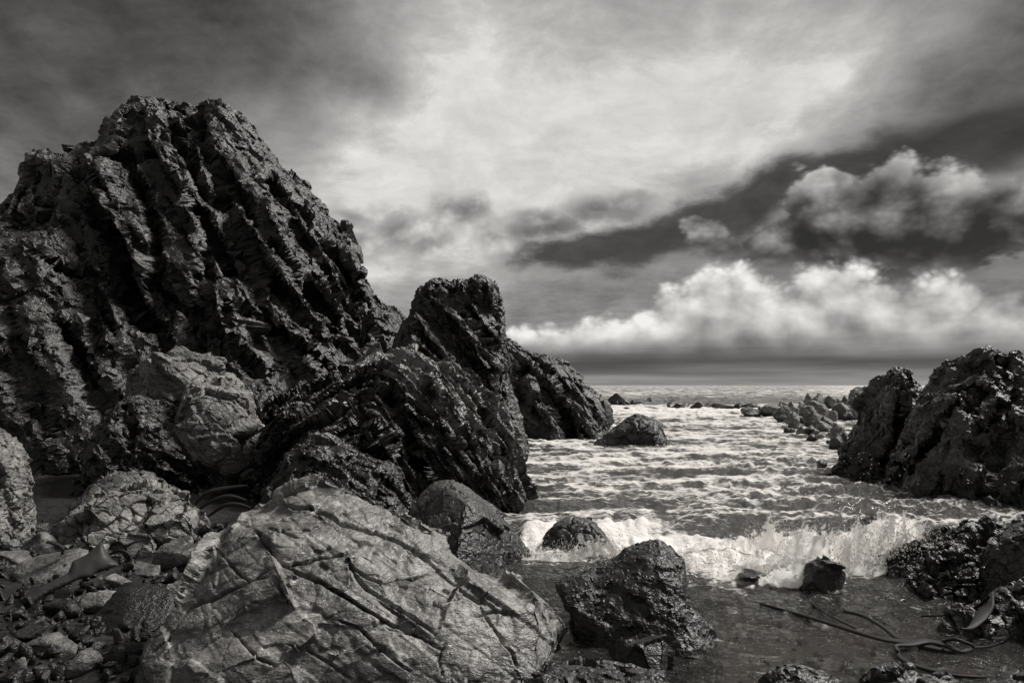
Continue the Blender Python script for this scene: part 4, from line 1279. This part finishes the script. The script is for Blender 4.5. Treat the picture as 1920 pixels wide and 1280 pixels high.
for i, (x, y, w, h, pale, lab) in enumerate(rubble):
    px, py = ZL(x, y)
    put_stone("rubble_stone", px, py + 4, w / 4.2675 * 1.35, h / 4.2675 * 1.2, (M_RUB_SHADED, M_RUB, M_PALE)[pale], lab, "stone", "broken stones left of the foreground boulder", z=0.05, var=i * 5 + i // 6, chips=True,
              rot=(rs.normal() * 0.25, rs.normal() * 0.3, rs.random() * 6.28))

# ------------------------------------------------------------------ ground under it all
def smooth01(x, a, b):
    t = np.clip((x - a) / (b - a), 0, 1)
    return t * t * (3 - 2 * t)


def ground_z(x, y):
    P = np.stack([x, y, np.zeros_like(x)], -1).reshape(-1, 3).astype(np.float32)
    n = fbm(P * 1.3, 4, 301).reshape(x.shape) * 0.05 + fbm(P * 7.0, 3, 302).reshape(x.shape) * 0.018
    z = 0.07 - 0.30 * smooth01(x, -0.5, 0.4) + 0.12 * smooth01(x, 2.4, 3.6)
    z = z + 0.05 * smooth01(x, -2.0, -5.0)
    z = z - 0.12 * smooth01(y, 6.5, 9.0) * smooth01(x, -0.6, 0.2)
    return z + n - 1.2 * smooth01(y, 15, 40)


gx = np.concatenate([np.linspace(-40, -9, 20)[:-1], np.linspace(-9, 7, 250)[:-1], np.linspace(7, 40, 20)])
gy = np.concatenate([np.linspace(-6, 2.5, 10)[:-1], np.linspace(2.5, 13, 180)[:-1], np.linspace(13, 60, 40)])
GX, GY = np.meshgrid(gx, gy, indexing='ij')
GZ = ground_z(GX, GY)
ii = np.arange(GX.size).reshape(GX.shape)
GQ = np.stack([ii[:-1, :-1], ii[1:, :-1], ii[1:, 1:], ii[:-1, 1:]], -1).reshape(-1, 4)


def ground_mat():
    m, nt, b = new_mat("shore_bed")
    geo = nt.nodes.new('ShaderNodeNewGeometry'); pos = geo.outputs['Position']
    vc = nvoro(pos, 16.0, 0, 0.5, 'F1', out='Distance')
    col = nt.nodes.new('ShaderNodeTexVoronoi'); nt.links.new(pos, col.inputs['Vector']); col.inputs['Scale'].default_value = 16.0
    sepc = nt.nodes.new('ShaderNodeSeparateColor'); nt.links.new(col.outputs['Color'], sepc.inputs[0])
    rnd = NX(sepc.outputs[0])
    n = nnoise(pos, 3.0, 5, 0.6)
    sp = nt.nodes.new('ShaderNodeSeparateXYZ'); nt.links.new(pos, sp.inputs[0])
    sand = nstep(NX(sp.outputs[2]) + n * 0.12, -0.06, -0.16)
    v = nmix(0.008 + rnd * 0.025, 0.08 + n * 0.16, sand)
    nt.links.new(nrgb(v).node.outputs[0], b.inputs['Base Color'])
    b.inputs['Roughness'].default_value = 0.4
    nt.links.new(nbump((1.0 - vc) * 0.7 + n, 0.7, 0.03), b.inputs['Normal'])
    return m


g = mesh_object("shore_ground", np.stack([GX, GY, GZ], -1).reshape(-1, 3), GQ, ground_mat())
tag(g, kind='structure')

# pebbles between the stones
r = np.random.default_rng(77)


def joined(name, base_mesh, mats4, mat, label, cat=None):
    nv = len(base_mesh.vertices); co = np.empty(nv * 3, np.float32); base_mesh.vertices.foreach_get('co', co); co = co.reshape(-1, 3)
    nf = len(base_mesh.polygons); vi = np.empty(nf * 4, np.int32); base_mesh.loops.foreach_get('vertex_index', vi); vi = vi.reshape(-1, 4)
    V = np.concatenate([co @ A.T + b for A, b in mats4]); Q = np.concatenate([vi + k * nv for k in range(len(mats4))])
    t = np.repeat(r.random(len(mats4)), nv)
    o = mesh_object(name, V, Q, mat, {'tone': t})
    return tag(o, label, cat, kind='stuff')


def rnd_rot(r):
    q = r.normal(size=4); q /= np.linalg.norm(q); a, b, c, d = q
    return np.array([[1 - 2 * (c * c + d * d), 2 * (b * c - a * d), 2 * (b * d + a * c)], [2 * (b * c + a * d), 1 - 2 * (b * b + d * d), 2 * (c * d - a * b)], [2 * (b * d - a * c), 2 * (c * d + a * b), 1 - 2 * (b * b + c * c)]])


tiny = stone_variant(260, 7, res=8, rough=0.0, tight=0.25)
ms = []
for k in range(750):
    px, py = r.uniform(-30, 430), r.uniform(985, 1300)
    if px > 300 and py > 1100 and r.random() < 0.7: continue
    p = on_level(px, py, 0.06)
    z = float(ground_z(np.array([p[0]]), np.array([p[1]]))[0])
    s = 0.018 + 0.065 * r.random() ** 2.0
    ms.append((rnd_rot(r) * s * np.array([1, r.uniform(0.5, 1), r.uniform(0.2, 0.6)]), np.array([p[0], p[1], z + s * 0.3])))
joined("shingle", tiny, ms, M_RUB_SHADED, "wet shingle between the broken stones, shade painted into its dark colour", "shingle")
ms = []
for k in range(120):
    px, py = r.uniform(1050, 1900), r.uniform(1150, 1300)
    p = on_level(px, py, -0.15)
    z = float(ground_z(np.array([p[0]]), np.array([p[1]]))[0])
    s = 0.02 + 0.06 * r.random() ** 2
    ms.append((rnd_rot(r) * s * np.array([1, r.uniform(0.6, 1), r.uniform(0.3, 0.7)]), np.array([p[0], p[1], z + s * 0.2])))
joined("sunken_shingle", tiny, ms, M_MID, "stones under the shallow water right of the foreground boulder", "shingle")

# ------------------------------------------------------------------ water
na, nr = 570, 500
az_ = np.radians(np.linspace(-46, 46, na))
rr = 2.6 * (9000.0 / 2.6) ** (np.linspace(0, 1, nr) ** 1.12)
A, RR = np.meshgrid(az_, rr, indexing='ij')
WX, WY = RR * np.sin(A), RR * np.cos(A)
PW = np.stack([WX.ravel(), WY.ravel(), np.zeros(WX.size)], 1).astype(np.float32)
dist = RR.ravel()
ppx, ppy = project(PW)


def wav(P, kx, ky, ang, seed, oc):
    c, s = math.cos(ang), math.sin(ang)
    q = np.stack([(P[:, 0] * c + P[:, 1] * s) * kx, (-P[:, 0] * s + P[:, 1] * c) * ky, np.zeros(len(P))], 1)
    q[:, :2] += 0.35 * np.stack([pnoise(q * 0.6, seed + 50), pnoise(q * 0.6, seed + 51)], 1)
    return fbm(q.astype(np.float32), oc, seed, 0.55)


w1 = wav(PW, 0.55, 1.3, 0.20, 401, 3)
w2 = 1 - np.abs(wav(PW, 1.5, 3.6, -0.12, 411, 4)) * 2
chop = np.clip(0.85 + 0.9 * fbm(PW * np.array([0.22, 0.35, 1], np.float32), 3, 405), 0.25, 1.7)
sw = np.sin(PW[:, 1] * 0.55 + 1.5 * pnoise(PW * 0.05, 420)) * smooth01(dist, 40, 80)
near = smooth01(ppy, 1120, 1060)               # calm shallows in front of the breaking wave
amp = 0.65 + 0.35 * near
fade = 1.0 / (1.0 + (dist / 260.0) ** 2)
w3 = 1 - np.abs(wav(PW, 2.6, 5.5, 0.25, 415, 3)) * 2
H = (0.070 * w1 + 0.046 * chop * w2 * (0.6 + 0.4 * w1) + 0.020 * chop * w3) * amp * (1 + 1.2 * smooth01(dist, 30, 90)) * fade + 0.16 * sw * fade
# swell humping up behind the breaking wave
brk = np.interp(ppx, [900, 985, 1100, 1170, 1290, 1400, 1500, 1600, 1700, 1800], [1060, 1050, 1045, 1045, 1075, 1085, 1082, 1070, 1040, 1010])
_w = np.stack([ppx / 70.0, ppy * 0, ppx * 0], 1).astype(np.float32)
brk = brk + 16 * fbm(_w, 4, 433, 0.6) - 4
up_ = np.exp(-((ppy - (brk - 28)) / 30.0) ** 2) * smooth01(ppx, 940, 1000) * smooth01(ppx, 1800, 1690)
H = H + 0.15 * up_ * (0.7 + 0.6 * pnoise(PW * 2.0, 431))
n_lo = fbm(PW * np.array([0.5, 0.9, 1], np.float32), 4, 440)
n_hi = fbm(PW * np.array([2.2, 4.6, 1], np.float32), 4, 445)
band = np.exp(-(np.abs(ppy - (brk - 12)) / np.where(ppy < brk - 12, 38.0, 16.0)) ** 2) * smooth01(ppx, 960, 1000) * smooth01(ppx, 1760, 1680)
lag = smooth01(ppy, 752, 775) * smooth01(ppy, 1040, 960)
lag *= 0.72 + 0.28 * smooth01(ppy, 965, 900) * smooth01(ppx, 1700, 1500)
shore = np.exp(-np.abs(ppy - 765) / 9.0)
Hg = H.reshape(na, nr)
toward = (np.gradient(Hg, axis=1) / np.gradient(rr)[None, :]).ravel()      # viewer-facing slopes: foam thinned to paint in their dark shading
toward = toward * (1 + dist / 12.0)
foam = band * (1.15 + 0.4 * n_hi) + lag * (0.47 + 0.26 * n_lo + 0.22 * n_hi - 0.9 * np.clip(toward, -0.25, 0.6)) + 0.5 * shore + smooth01(ppy, 760, 735) * (0.34 + 0.3 * n_lo + 0.12 * smooth01(ppx, 1480, 1620))
flow = fbm((np.stack([PW[:, 0] * 0.8 + PW[:, 1] * 0.5, (PW[:, 1] - PW[:, 0] * 0.3) * 5.0, PW[:, 2]], 1)).astype(np.float32), 5, 448, 0.6)
trail = np.exp(-np.clip(ppy - brk, 0, 400) / 38.0) * smooth01(ppx, 960, 1000) * smooth01(ppx, 1800, 1700) * (ppy > brk - 10)
foam = foam + smooth01(ppy, 1095, 1125) * (-0.02 + 0.22 * flow) + trail * (0.32 + 0.35 * flow)
turb = np.clip(smooth01(ppy, 1180, 1030) * 0.60 + 0.35, 0, 1)
PW[:, 2] = H
ii = np.arange(WX.size).reshape(WX.shape)
WQ = np.stack([ii[:-1, :-1], ii[:-1, 1:], ii[1:, 1:], ii[1:, :-1]], -1).reshape(-1, 4)[:, ::-1]


def water_mat():
    m, nt, b = new_mat("sea_water")
    nt.nodes.remove(b)
    out = nt.nodes['Material Output']
    geo = nt.nodes.new('ShaderNodeNewGeometry'); pos = geo.outputs['Position']
    mp = nt.nodes.new('ShaderNodeMapping'); nt.links.new(pos, mp.inputs['Vector']); mp.inputs['Scale'].default_value = (1.0, 1.7, 0.3); mp.inputs['Rotation'].default_value = (0, 0, 0.15)
    cd = nt.nodes.new('ShaderNodeCameraData')
    fa = nt.nodes.new('ShaderNodeAttribute'); fa.attribute_name = 'foam'
    ta = nt.nodes.new('ShaderNodeAttribute'); ta.attribute_name = 'turbid'
    foam_, turb_ = NX(fa.outputs['Fac']), NX(ta.outputs['Fac'])
    n1 = nnoise(mp.outputs[0], 6.0, 6, 0.6, 0.4)
    n2 = nnoise(mp.outputs[0], 22.0, 4, 0.6)
    rip = nnoise(mp.outputs[0], 11.0, 3, 0.5, 0.8)
    nrm = nbump(rip, 1.0, 0.07, nbump(n1 + n2 * 0.35, 1.0, 0.10))
    fr_ = nt.nodes.new('ShaderNodeFresnel'); fr_.inputs['IOR'].default_value = 1.333; nt.links.new(nrm, fr_.inputs['Normal'])
    gl = nt.nodes.new('ShaderNodeBsdfGlossy'); gl.inputs['Roughness'].default_value = 0.05; gl.inputs['Color'].default_value = (0.97, 0.96, 0.94, 1); nt.links.new(nrm, gl.inputs['Normal'])
    tr = nt.nodes.new('ShaderNodeBsdfTransparent'); tr.inputs['Color'].default_value = grey(0.85)
    df = nt.nodes.new('ShaderNodeBsdfDiffuse'); df.inputs['Color'].default_value = grey(0.08); nt.links.new(nrm, df.inputs['Normal'])
    def mix(f, a, c):
        n = nt.nodes.new('ShaderNodeMixShader')
        nt.links.new(f.s if isinstance(f, NX) else f, n.inputs[0]); nt.links.new(a, n.inputs[1]); nt.links.new(c, n.inputs[2])
        return n.outputs[0]
    body = mix(turb_, tr.outputs[0], df.outputs[0])
    surf = mix(fr_.outputs[0], body, gl.outputs[0])
    lace = nvoro(mp.outputs[0], 5.0, 2, 0.6)
    fm = nstep(foam_ + (n1 - 0.5) * 1.2 + (n2 - 0.5) * 0.6 + (lace - 0.45) * 0.25, 0.36, 0.76)
    fd = nt.nodes.new('ShaderNodeBsdfDiffuse'); nt.links.new(nrgb(0.52 + foam_ * 0.25 + n2 * 0.15 + NX.math('MULTIPLY', n1, 0.0)), fd.inputs['Color'])
    nt.links.new(nbump(n1 + n2 * 0.6, 0.8, 0.05), fd.inputs['Normal'])
    nt.links.new(mix(fm, surf, fd.outputs[0]), out.inputs['Surface'])
    return m


M_WATER = water_mat()
o = mesh_object("sea", PW, WQ, M_WATER, {'foam': foam, 'turbid': turb})
tag(o, kind='structure')

# ------------------------------------------------------------------ breaking wave and spray
def foam_mat():
    m, nt, b = new_mat("foam")
    geo = nt.nodes.new('ShaderNodeNewGeometry'); pos = geo.outputs['Position']
    n = nnoise(pos, 30.0, 5, 0.6)
    col = nrgb(0.80 + n * 0.14)
    nrm = nbump(n, 0.6, 0.02)
    df = nt.nodes.new('ShaderNodeBsdfDiffuse'); tl = nt.nodes.new('ShaderNodeBsdfTranslucent')
    for q in (df, tl):
        nt.links.new(col, q.inputs['Color']); nt.links.new(nrm, q.inputs['Normal'])
    mx = nt.nodes.new('ShaderNodeMixShader'); mx.inputs[0].default_value = 0.45
    nt.links.new(df.outputs[0], mx.inputs[1]); nt.links.new(tl.outputs[0], mx.inputs[2])
    nt.links.new(mx.outputs[0], nt.nodes['Material Output'].inputs['Surface'])
    nt.nodes.remove(b)
    return m


M_FOAM = foam_mat()
def spray_mat():
    """torn sheets of water: white where the water is broken, gaps between the threads"""
    m, nt, b = new_mat("torn_water")
    nt.nodes.remove(b)
    geo = nt.nodes.new('ShaderNodeNewGeometry'); pos = geo.outputs['Position']
    va = nt.nodes.new('ShaderNodeAttribute'); va.attribute_name = 'height'
    ua = nt.nodes.new('ShaderNodeAttribute'); ua.attribute_name = 'along'
    v, u = NX(va.outputs['Fac']), NX(ua.outputs['Fac'])
    n1 = nnoise(nvec(u * 4.2, v * 2.6, 0.0), 1.0, 6, 0.70, 0.6)
    n2 = nnoise(pos, 24.0, 5, 0.7)
    den = (n1 - 0.5) * 1.6 + (n2 - 0.5) * 1.5 + 0.86 - v * 1.12
    al = nstep(den, 0.0, 0.06)
    df = nt.nodes.new('ShaderNodeBsdfDiffuse'); tl = nt.nodes.new('ShaderNodeBsdfTranslucent'); tr = nt.nodes.new('ShaderNodeBsdfTransparent')
    for q in (df, tl): q.inputs['Color'].default_value = (0.97, 0.96, 0.94, 1)
    mx = nt.nodes.new('ShaderNodeMixShader'); mx.inputs[0].default_value = 0.5
    nt.links.new(df.outputs[0], mx.inputs[1]); nt.links.new(tl.outputs[0], mx.inputs[2])
    m2 = nt.nodes.new('ShaderNodeMixShader')
    nt.links.new(al.s, m2.inputs[0]); nt.links.new(tr.outputs[0], m2.inputs[1]); nt.links.new(mx.outputs[0], m2.inputs[2])
    nt.links.new(m2.outputs[0], nt.nodes['Material Output'].inputs['Surface'])
    return m


M_TORN = spray_mat()


def torn_sheet(line, hts, dY, lean, seed, label):
    """a curved sheet thrown up from the water along a line of pixels on the water"""
    P = np.array([on_level(x, y, 0.0) for x, y in line]); P[:, 1] += dY
    L = np.concatenate([[0], np.cumsum(np.linalg.norm(np.diff(P, axis=0), axis=1))])
    nu, nv = int(L[-1] / 0.016) + 2, 26
    uu = np.linspace(0, L[-1], nu)
    B = np.stack([np.interp(uu, L, P[:, i]) for i in range(3)], 1)
    hh = np.interp(uu, L, hts)
    q = np.stack([uu, np.zeros(nu), np.full(nu, seed * 0.7)], 1).astype(np.float32)
    hh = hh * np.clip(0.95 + 0.8 * fbm(q * 2.4, 5, seed, 0.55), 0.3, 2.0)
    B[:, 1] += 0.08 * fbm(q * 2.5, 3, seed + 9)
    vv = np.linspace(0, 1, nv)
    U, Vv = np.meshgrid(np.arange(nu), vv, indexing='ij')
    X = B[U, 0] + lean[0] * Vv * hh[U] ; Y = B[U, 1] + lean[1] * np.sin(Vv * 1.8) * hh[U]; Z = -0.03 + hh[U] * Vv
    pts = np.stack([X, Y, Z], -1).reshape(-1, 3).astype(np.float32)
    pts += (0.020 * np.stack([fbm(pts * 9.0, 3, seed + k) for k in (1, 2, 3)], 1)).astype(np.float32)
    ii = np.arange(nu * nv).reshape(nu, nv)
    Q = np.stack([ii[:-1, :-1], ii[1:, :-1], ii[1:, 1:], ii[:-1, 1:]], -1).reshape(-1, 4)
    o = mesh_object("torn_sheet", pts, Q, M_TORN, {'height': np.clip(Vv, 0, 1).ravel(), 'along': (uu[U] + seed).ravel()})
    return tag(o, label, "wave", kind='stuff')


r_line = [(1270, 1088), (1330, 1086), (1400, 1090), (1450, 1092), (1500, 1092), (1560, 1090), (1620, 1080), (1670, 1062), (1715, 1040)]
for k, (dY, sc_, ln_) in enumerate(((-0.10, 0.45, (0.0, -0.5)), (0.0, 0.7, (0.1, -0.4)), (0.10, 0.95, (0.05, -0.2)), (0.22, 1.1, (0.15, 0.0)), (0.36, 1.15, (0.1, 0.2)), (0.52, 0.9, (0.2, 0.3)), (0.16, 1.0, (0.3, -0.3)))):
    h_ = np.array([0.14, 0.20, 0.26, 0.38, 0.42, 0.30, 0.28, 0.42, 0.34]) * sc_
    torn_sheet(r_line, h_, dY, ln_, 700 + k * 11, "torn white water thrown up by the wave breaking at the right")
l_line = [(975, 1058), (1010, 1062), (1060, 1062), (1110, 1058), (1150, 1050), (1190, 1048)]
for k, (dY, sc_, ln_) in enumerate(((-0.05, 0.6, (0.0, -0.5)), (0.06, 0.9, (0.1, -0.3)), (0.18, 1.0, (0.1, 0.0)))):
    torn_sheet(l_line, np.array([0.12, 0.18, 0.20, 0.26, 0.28, 0.28]) * sc_, dY, ln_, 800 + k * 11, "torn white water between the washed rock and the standing rock")

cv = np.array([(a, b, c) for a in (-1, 1) for b in (-1, 1) for c in (-1, 1)], float) * 0.62
cq = np.array([(0, 1, 3, 2), (4, 6, 7, 5), (0, 4, 5, 1), (2, 3, 7, 6), (0, 2, 6, 4), (1, 5, 7, 3)])
_do = mesh_object("drop", cv, cq, None); drop = _do.data; bpy.data.objects.remove(_do)
ms = []
plumes = [(1300, 1040, 10), (1350, 1020, 12), (1400, 1000, 14), (1440, 975, 18), (1470, 962, 14), (1500, 968, 18), (1540, 985, 18), (1590, 995, 16), (1625, 978, 14), (1655, 955, 12), (1685, 930, 9), (1675, 975, 16), (1705, 985, 16), (1560, 1000, 20), (1420, 965, 8),
          (1000, 1030, 10), (1050, 1018, 12), (1100, 1000, 14), (1150, 990, 14), (1720, 1000, 14)]
for k in range(8500):
    cx, ty, wd = plumes[r.integers(len(plumes))]
    u = 0.85 * r.random() ** 1.3
    yb = float(np.interp(cx, [985, 1170, 1290, 1500, 1700], [1050, 1045, 1078, 1085, 1045])) - 6
    lean = (cx - 1480) * 0.10 if cx > 1250 else 0
    px = cx + r.normal() * wd * (0.8 + 1.4 * (1 - u)) + u * lean * 1.6
    py = yb + (ty - yb) * u + r.normal() * 7
    p = at(px, py, (6.75 if cx > 1200 else 7.0) + r.normal() * 0.15)
    if p[2] < 0.02: continue
    s = 0.0016 + 0.0045 * (1 - 0.6 * u) * r.random() ** 3
    al = np.array([lean * 0.02 + r.normal() * 0.25, r.normal() * 0.2, 1.0]); al /= np.linalg.norm(al)
    B = rot_to(al, (1, 0.1, 0)).T[:, [1, 2, 0]]
    ms.append((B @ np.diag([1, 1, r.uniform(1.0, 3.0)]) * s, p))
for k in range(45):                          # drops flying before the right crag
    p = at(r.uniform(1580, 1725), r.uniform(845, 945), r.uniform(8.0, 9.0))
    s = r.uniform(0.002, 0.0045)
    a = 0.55
    Rm = np.array([[math.cos(a), 0, math.sin(a)], [0, 1, 0], [-math.sin(a), 0, math.cos(a)]])
    ms.append((Rm @ np.diag([1, 1, r.uniform(1.5, 3.0)]) * s, p))
joined("spray", drop, ms, M_FOAM, "white drops of spray thrown up along the breaking wave", "spray")

# ------------------------------------------------------------------ kelp
def kelp_mat(name, base, rough):
    m, nt, b = new_mat(name)
    geo = nt.nodes.new('ShaderNodeNewGeometry'); pos = geo.outputs['Position']
    n = nnoise(pos, 8.0, 4, 0.5)
    nt.links.new(nrgb(base + n * base * 1.5), b.inputs['Base Color'])
    b.inputs['Roughness'].default_value = rough
    b.inputs['Specular IOR Level'].default_value = 0.2
    nt.links.new(nbump(n, 0.15, 0.02), b.inputs['Normal'])
    return m


M_KELP = kelp_mat("kelp", 0.012, 0.62)
M_STALK = kelp_mat("kelp_stalk", 0.022, 0.5)


def strap(name, pts, widths, thick, label, parent=None, twist=0.0, flat_dir=(0, 0, 1), mat=None, seg=8):
    """a leathery strap along 3-d points, flattened across flat_dir"""
    P = np.array(pts, float); n = len(P)
    t = np.linspace(0, n - 1, (n - 1) * 7 + 1)
    def cr(T):
        i = np.clip(T.astype(int), 0, n - 2); f = (T - i)[:, None]
        p0, p1, p2, p3 = P[np.maximum(i - 1, 0)], P[i], P[i + 1], P[np.minimum(i + 2, n - 1)]
        return 0.5 * (2 * p1 + (p2 - p0) * f + (2 * p0 - 5 * p1 + 4 * p2 - p3) * f ** 2 + (3 * p1 - p0 - 3 * p2 + p3) * f ** 3)
    C = cr(t); W = np.interp(t, np.arange(n), widths)
    T = np.gradient(C, axis=0); T /= np.linalg.norm(T, axis=1)[:, None] + 1e-9
    V = []
    for k in range(len(C)):
        up = np.array(flat_dir, float); up -= T[k] * (up @ T[k]); up /= np.linalg.norm(up) + 1e-9
        sd = np.cross(T[k], up)
        a = twist * k / len(C)
        sd, up = sd * math.cos(a) + up * math.sin(a), up * math.cos(a) - sd * math.sin(a)
        for j in range(seg):
            b = 2 * math.pi * j / seg
            V.append(C[k] + sd * math.cos(b) * W[k] / 2 + up * math.sin(b) * min(thick, W[k] / 2))
    m = len(C)
    Q = [(k * seg + j, k * seg + (j + 1) % seg, (k + 1) * seg + (j + 1) % seg, (k + 1) * seg + j) for k in range(m - 1) for j in range(seg)]
    base = C[0]
    c0 = len(V); V += [C[0], C[-1]]
    Q += [(c0, (j + 1) % seg, j, j) for j in range(0)]
    o = mesh_object(name, np.array(V) - base, np.array(Q), mat or M_KELP)
    o.location = base
    return tag(o, label, "kelp")


# thick stalk end lying on the left stones
fr = Frame(150, 5.75)
rk = rock(fr, [dict(pts=[ZL(*p) for p in [(150, 600), (240, 560), (400, 480), (540, 400), (580, 300), (690, 255), (760, 200), (810, 148), (835, 190), (860, 240), (920, 300), (960, 335), (880, 360), (800, 390), (730, 440), (640, 450), (540, 490), (420, 540), (320, 600), (250, 660), (170, 660)]],
                    tf=0.05, tb=0.05, r=0.05, lean=0.7, z0=0.25)], 0.0055, clip_z=0.0)
rk.rough(0.010, 0.18, 2, 601, it=6)
rk.build("kelp_stalk", M_STALK, "thick leathery kelp end with a pointed tip lying on the left stones", "kelp")


def lv(pts, z):
    return [on_level(a, b, z) for a, b in pts]


def Z6(*p):
    return [(940 + a / 1.959, 940 + b / 1.959) for a, b in p]


strap("kelp_strand", lv(Z6((950, 375), (1060, 405), (1180, 440), (1290, 475), (1400, 505), (1500, 518), (1620, 545)), 0.03), [0.015, 0.03, 0.035, 0.04, 0.06, 0.10, 0.05], 0.012, "longest kelp strand trailing across the shallows toward the standing rock")
strap("kelp_strand", lv(Z6((1255, 402), (1330, 420), (1400, 460), (1455, 505)), 0.03), [0.02, 0.035, 0.035, 0.03], 0.012, "short curved kelp strand joining the longest one from above")
strap("kelp_strand", lv(Z6((1455, 550), (1450, 530), (1500, 525), (1560, 512), (1640, 530), (1690, 552), (1740, 535)), 0.05), [0.02, 0.03, 0.06, 0.09, 0.06, 0.03, 0.01], 0.012, "broad dark kelp blade beside the kelp loop")
strap("kelp_loop", [on_level(a, b, z) for (a, b), z in zip(Z6((1605, 530), (1630, 512), (1665, 505), (1700, 515), (1735, 532), (1700, 548), (1650, 555), (1610, 545)), (0.03, 0.07, 0.1, 0.09, 0.06, 0.03, 0.02, 0.02))], [0.02] * 8, 0.01, "round kelp loop standing out of the water at the right")
strap("kelp_strand", lv(Z6((1455, 545), (1462, 570), (1500, 595), (1580, 620), (1680, 640), (1790, 645)), 0.03), [0.02, 0.035, 0.045, 0.04, 0.03, 0.01], 0.012, "kelp strand curling under the loop to the bottom right")
strap("kelp_strand", [on_level(a, b, z) for (a, b), z in zip(Z6((1735, 535), (1790, 532), (1840, 518), (1885, 485)), (0.05, 0.06, 0.09, 0.16))], [0.025, 0.018, 0.014, 0.012], 0.007, "thin kelp stalk rising from the loop to the right shore")
strap("kelp_strand", [on_level(a, b, z) for (a, b), z in zip(Z6((1540, 420), (1600, 418), (1660, 412), (1740, 390), (1790, 350)), (0.02, 0.04, 0.06, 0.12, 0.25))], [0.015, 0.02, 0.02, 0.03, 0.02], 0.008, "kelp stalk reaching from the shore rock out over the water")
strap("kelp_strand", lv(Z6((1100, 345), (1150, 380), (1200, 415), (1300, 465)), 0.02), [0.012, 0.015, 0.015, 0.012], 0.007, "thin kelp string above the longest strand")
strap("kelp_frond", [at(a, b, Y) for a, b, Y in ((1858, 1112, 5.35), (1852, 1135, 5.2), (1838, 1158, 5.1), (1818, 1178, 5.0), (1802, 1178, 4.98))], [0.04, 0.09, 0.08, 0.03, 0.012], 0.008, "wide kelp blade hanging over the right shore rock", flat_dir=(-0.8, -0.6, 0.1), twist=0.3)
strap("kelp_frond", [at(a, b, Y) for a, b, Y in ((1892, 1125, 5.25), (1896, 1148, 5.15), (1902, 1172, 5.05), (1914, 1185, 5.0))], [0.03, 0.045, 0.04, 0.015], 0.008, "narrow kelp blade hanging at the right edge", flat_dir=(-0.8, -0.6, 0.1), twist=0.3)
# left kelp
strap("kelp_clump", [at(a, b, 7.9) for a, b in ((366, 945), (385, 925), (415, 916), (465, 910))], [0.03, 0.06, 0.07, 0.02], 0.012, "shiny kelp blade in the hollow behind the foreground boulder", flat_dir=(0, -0.6, 0.8))
strap("kelp_clump", [at(a, b, 7.7) for a, b in ((372, 955), (400, 938), (430, 930), (462, 938))], [0.03, 0.05, 0.05, 0.02], 0.012, "kelp blade curling below the shiny one", flat_dir=(0, -0.8, 0.6))
strap("kelp_clump", [at(a, b, 7.5) for a, b in ((390, 968), (420, 948), (445, 945), (470, 952))], [0.02, 0.05, 0.04, 0.02], 0.012, "lowest of the three kelp blades in the hollow", flat_dir=(0, -0.8, 0.6))
strap("kelp_loop", [at(*ZL(a, b), Y) for a, b, Y in ((-60, 1120, 4.7), (20, 1105, 4.7), (80, 1060, 4.75), (115, 990, 4.85), (100, 910, 4.95), (40, 860, 5.0))], [0.012] * 6, 0.006, "thin pale kelp ring at the left edge of the picture")
strap("kelp_loop", [at(*ZL(a, b), 6.2) for a, b in ((880, 250), (960, 220), (1030, 250), (1040, 290), (1000, 310))], [0.02, 0.03, 0.03, 0.025, 0.02], 0.012, "small curled kelp end right of the thick stalk tip")
strap("kelp_loop", [at(*ZL(a, b), 5.7) for a, b in ((1020, 590), (1060, 545), (1110, 530), (1140, 560), (1120, 610))], [0.02, 0.03, 0.035, 0.03, 0.02], 0.012, "small curled kelp end on the dark wet stone")
strap("kelp_loop", [at(*ZL(a, b), 6.3) for a, b in ((380, 150), (450, 170), (500, 200), (500, 250))], [0.05, 0.05, 0.04, 0.03], 0.012, "rolled kelp end behind the pale pointed stone")
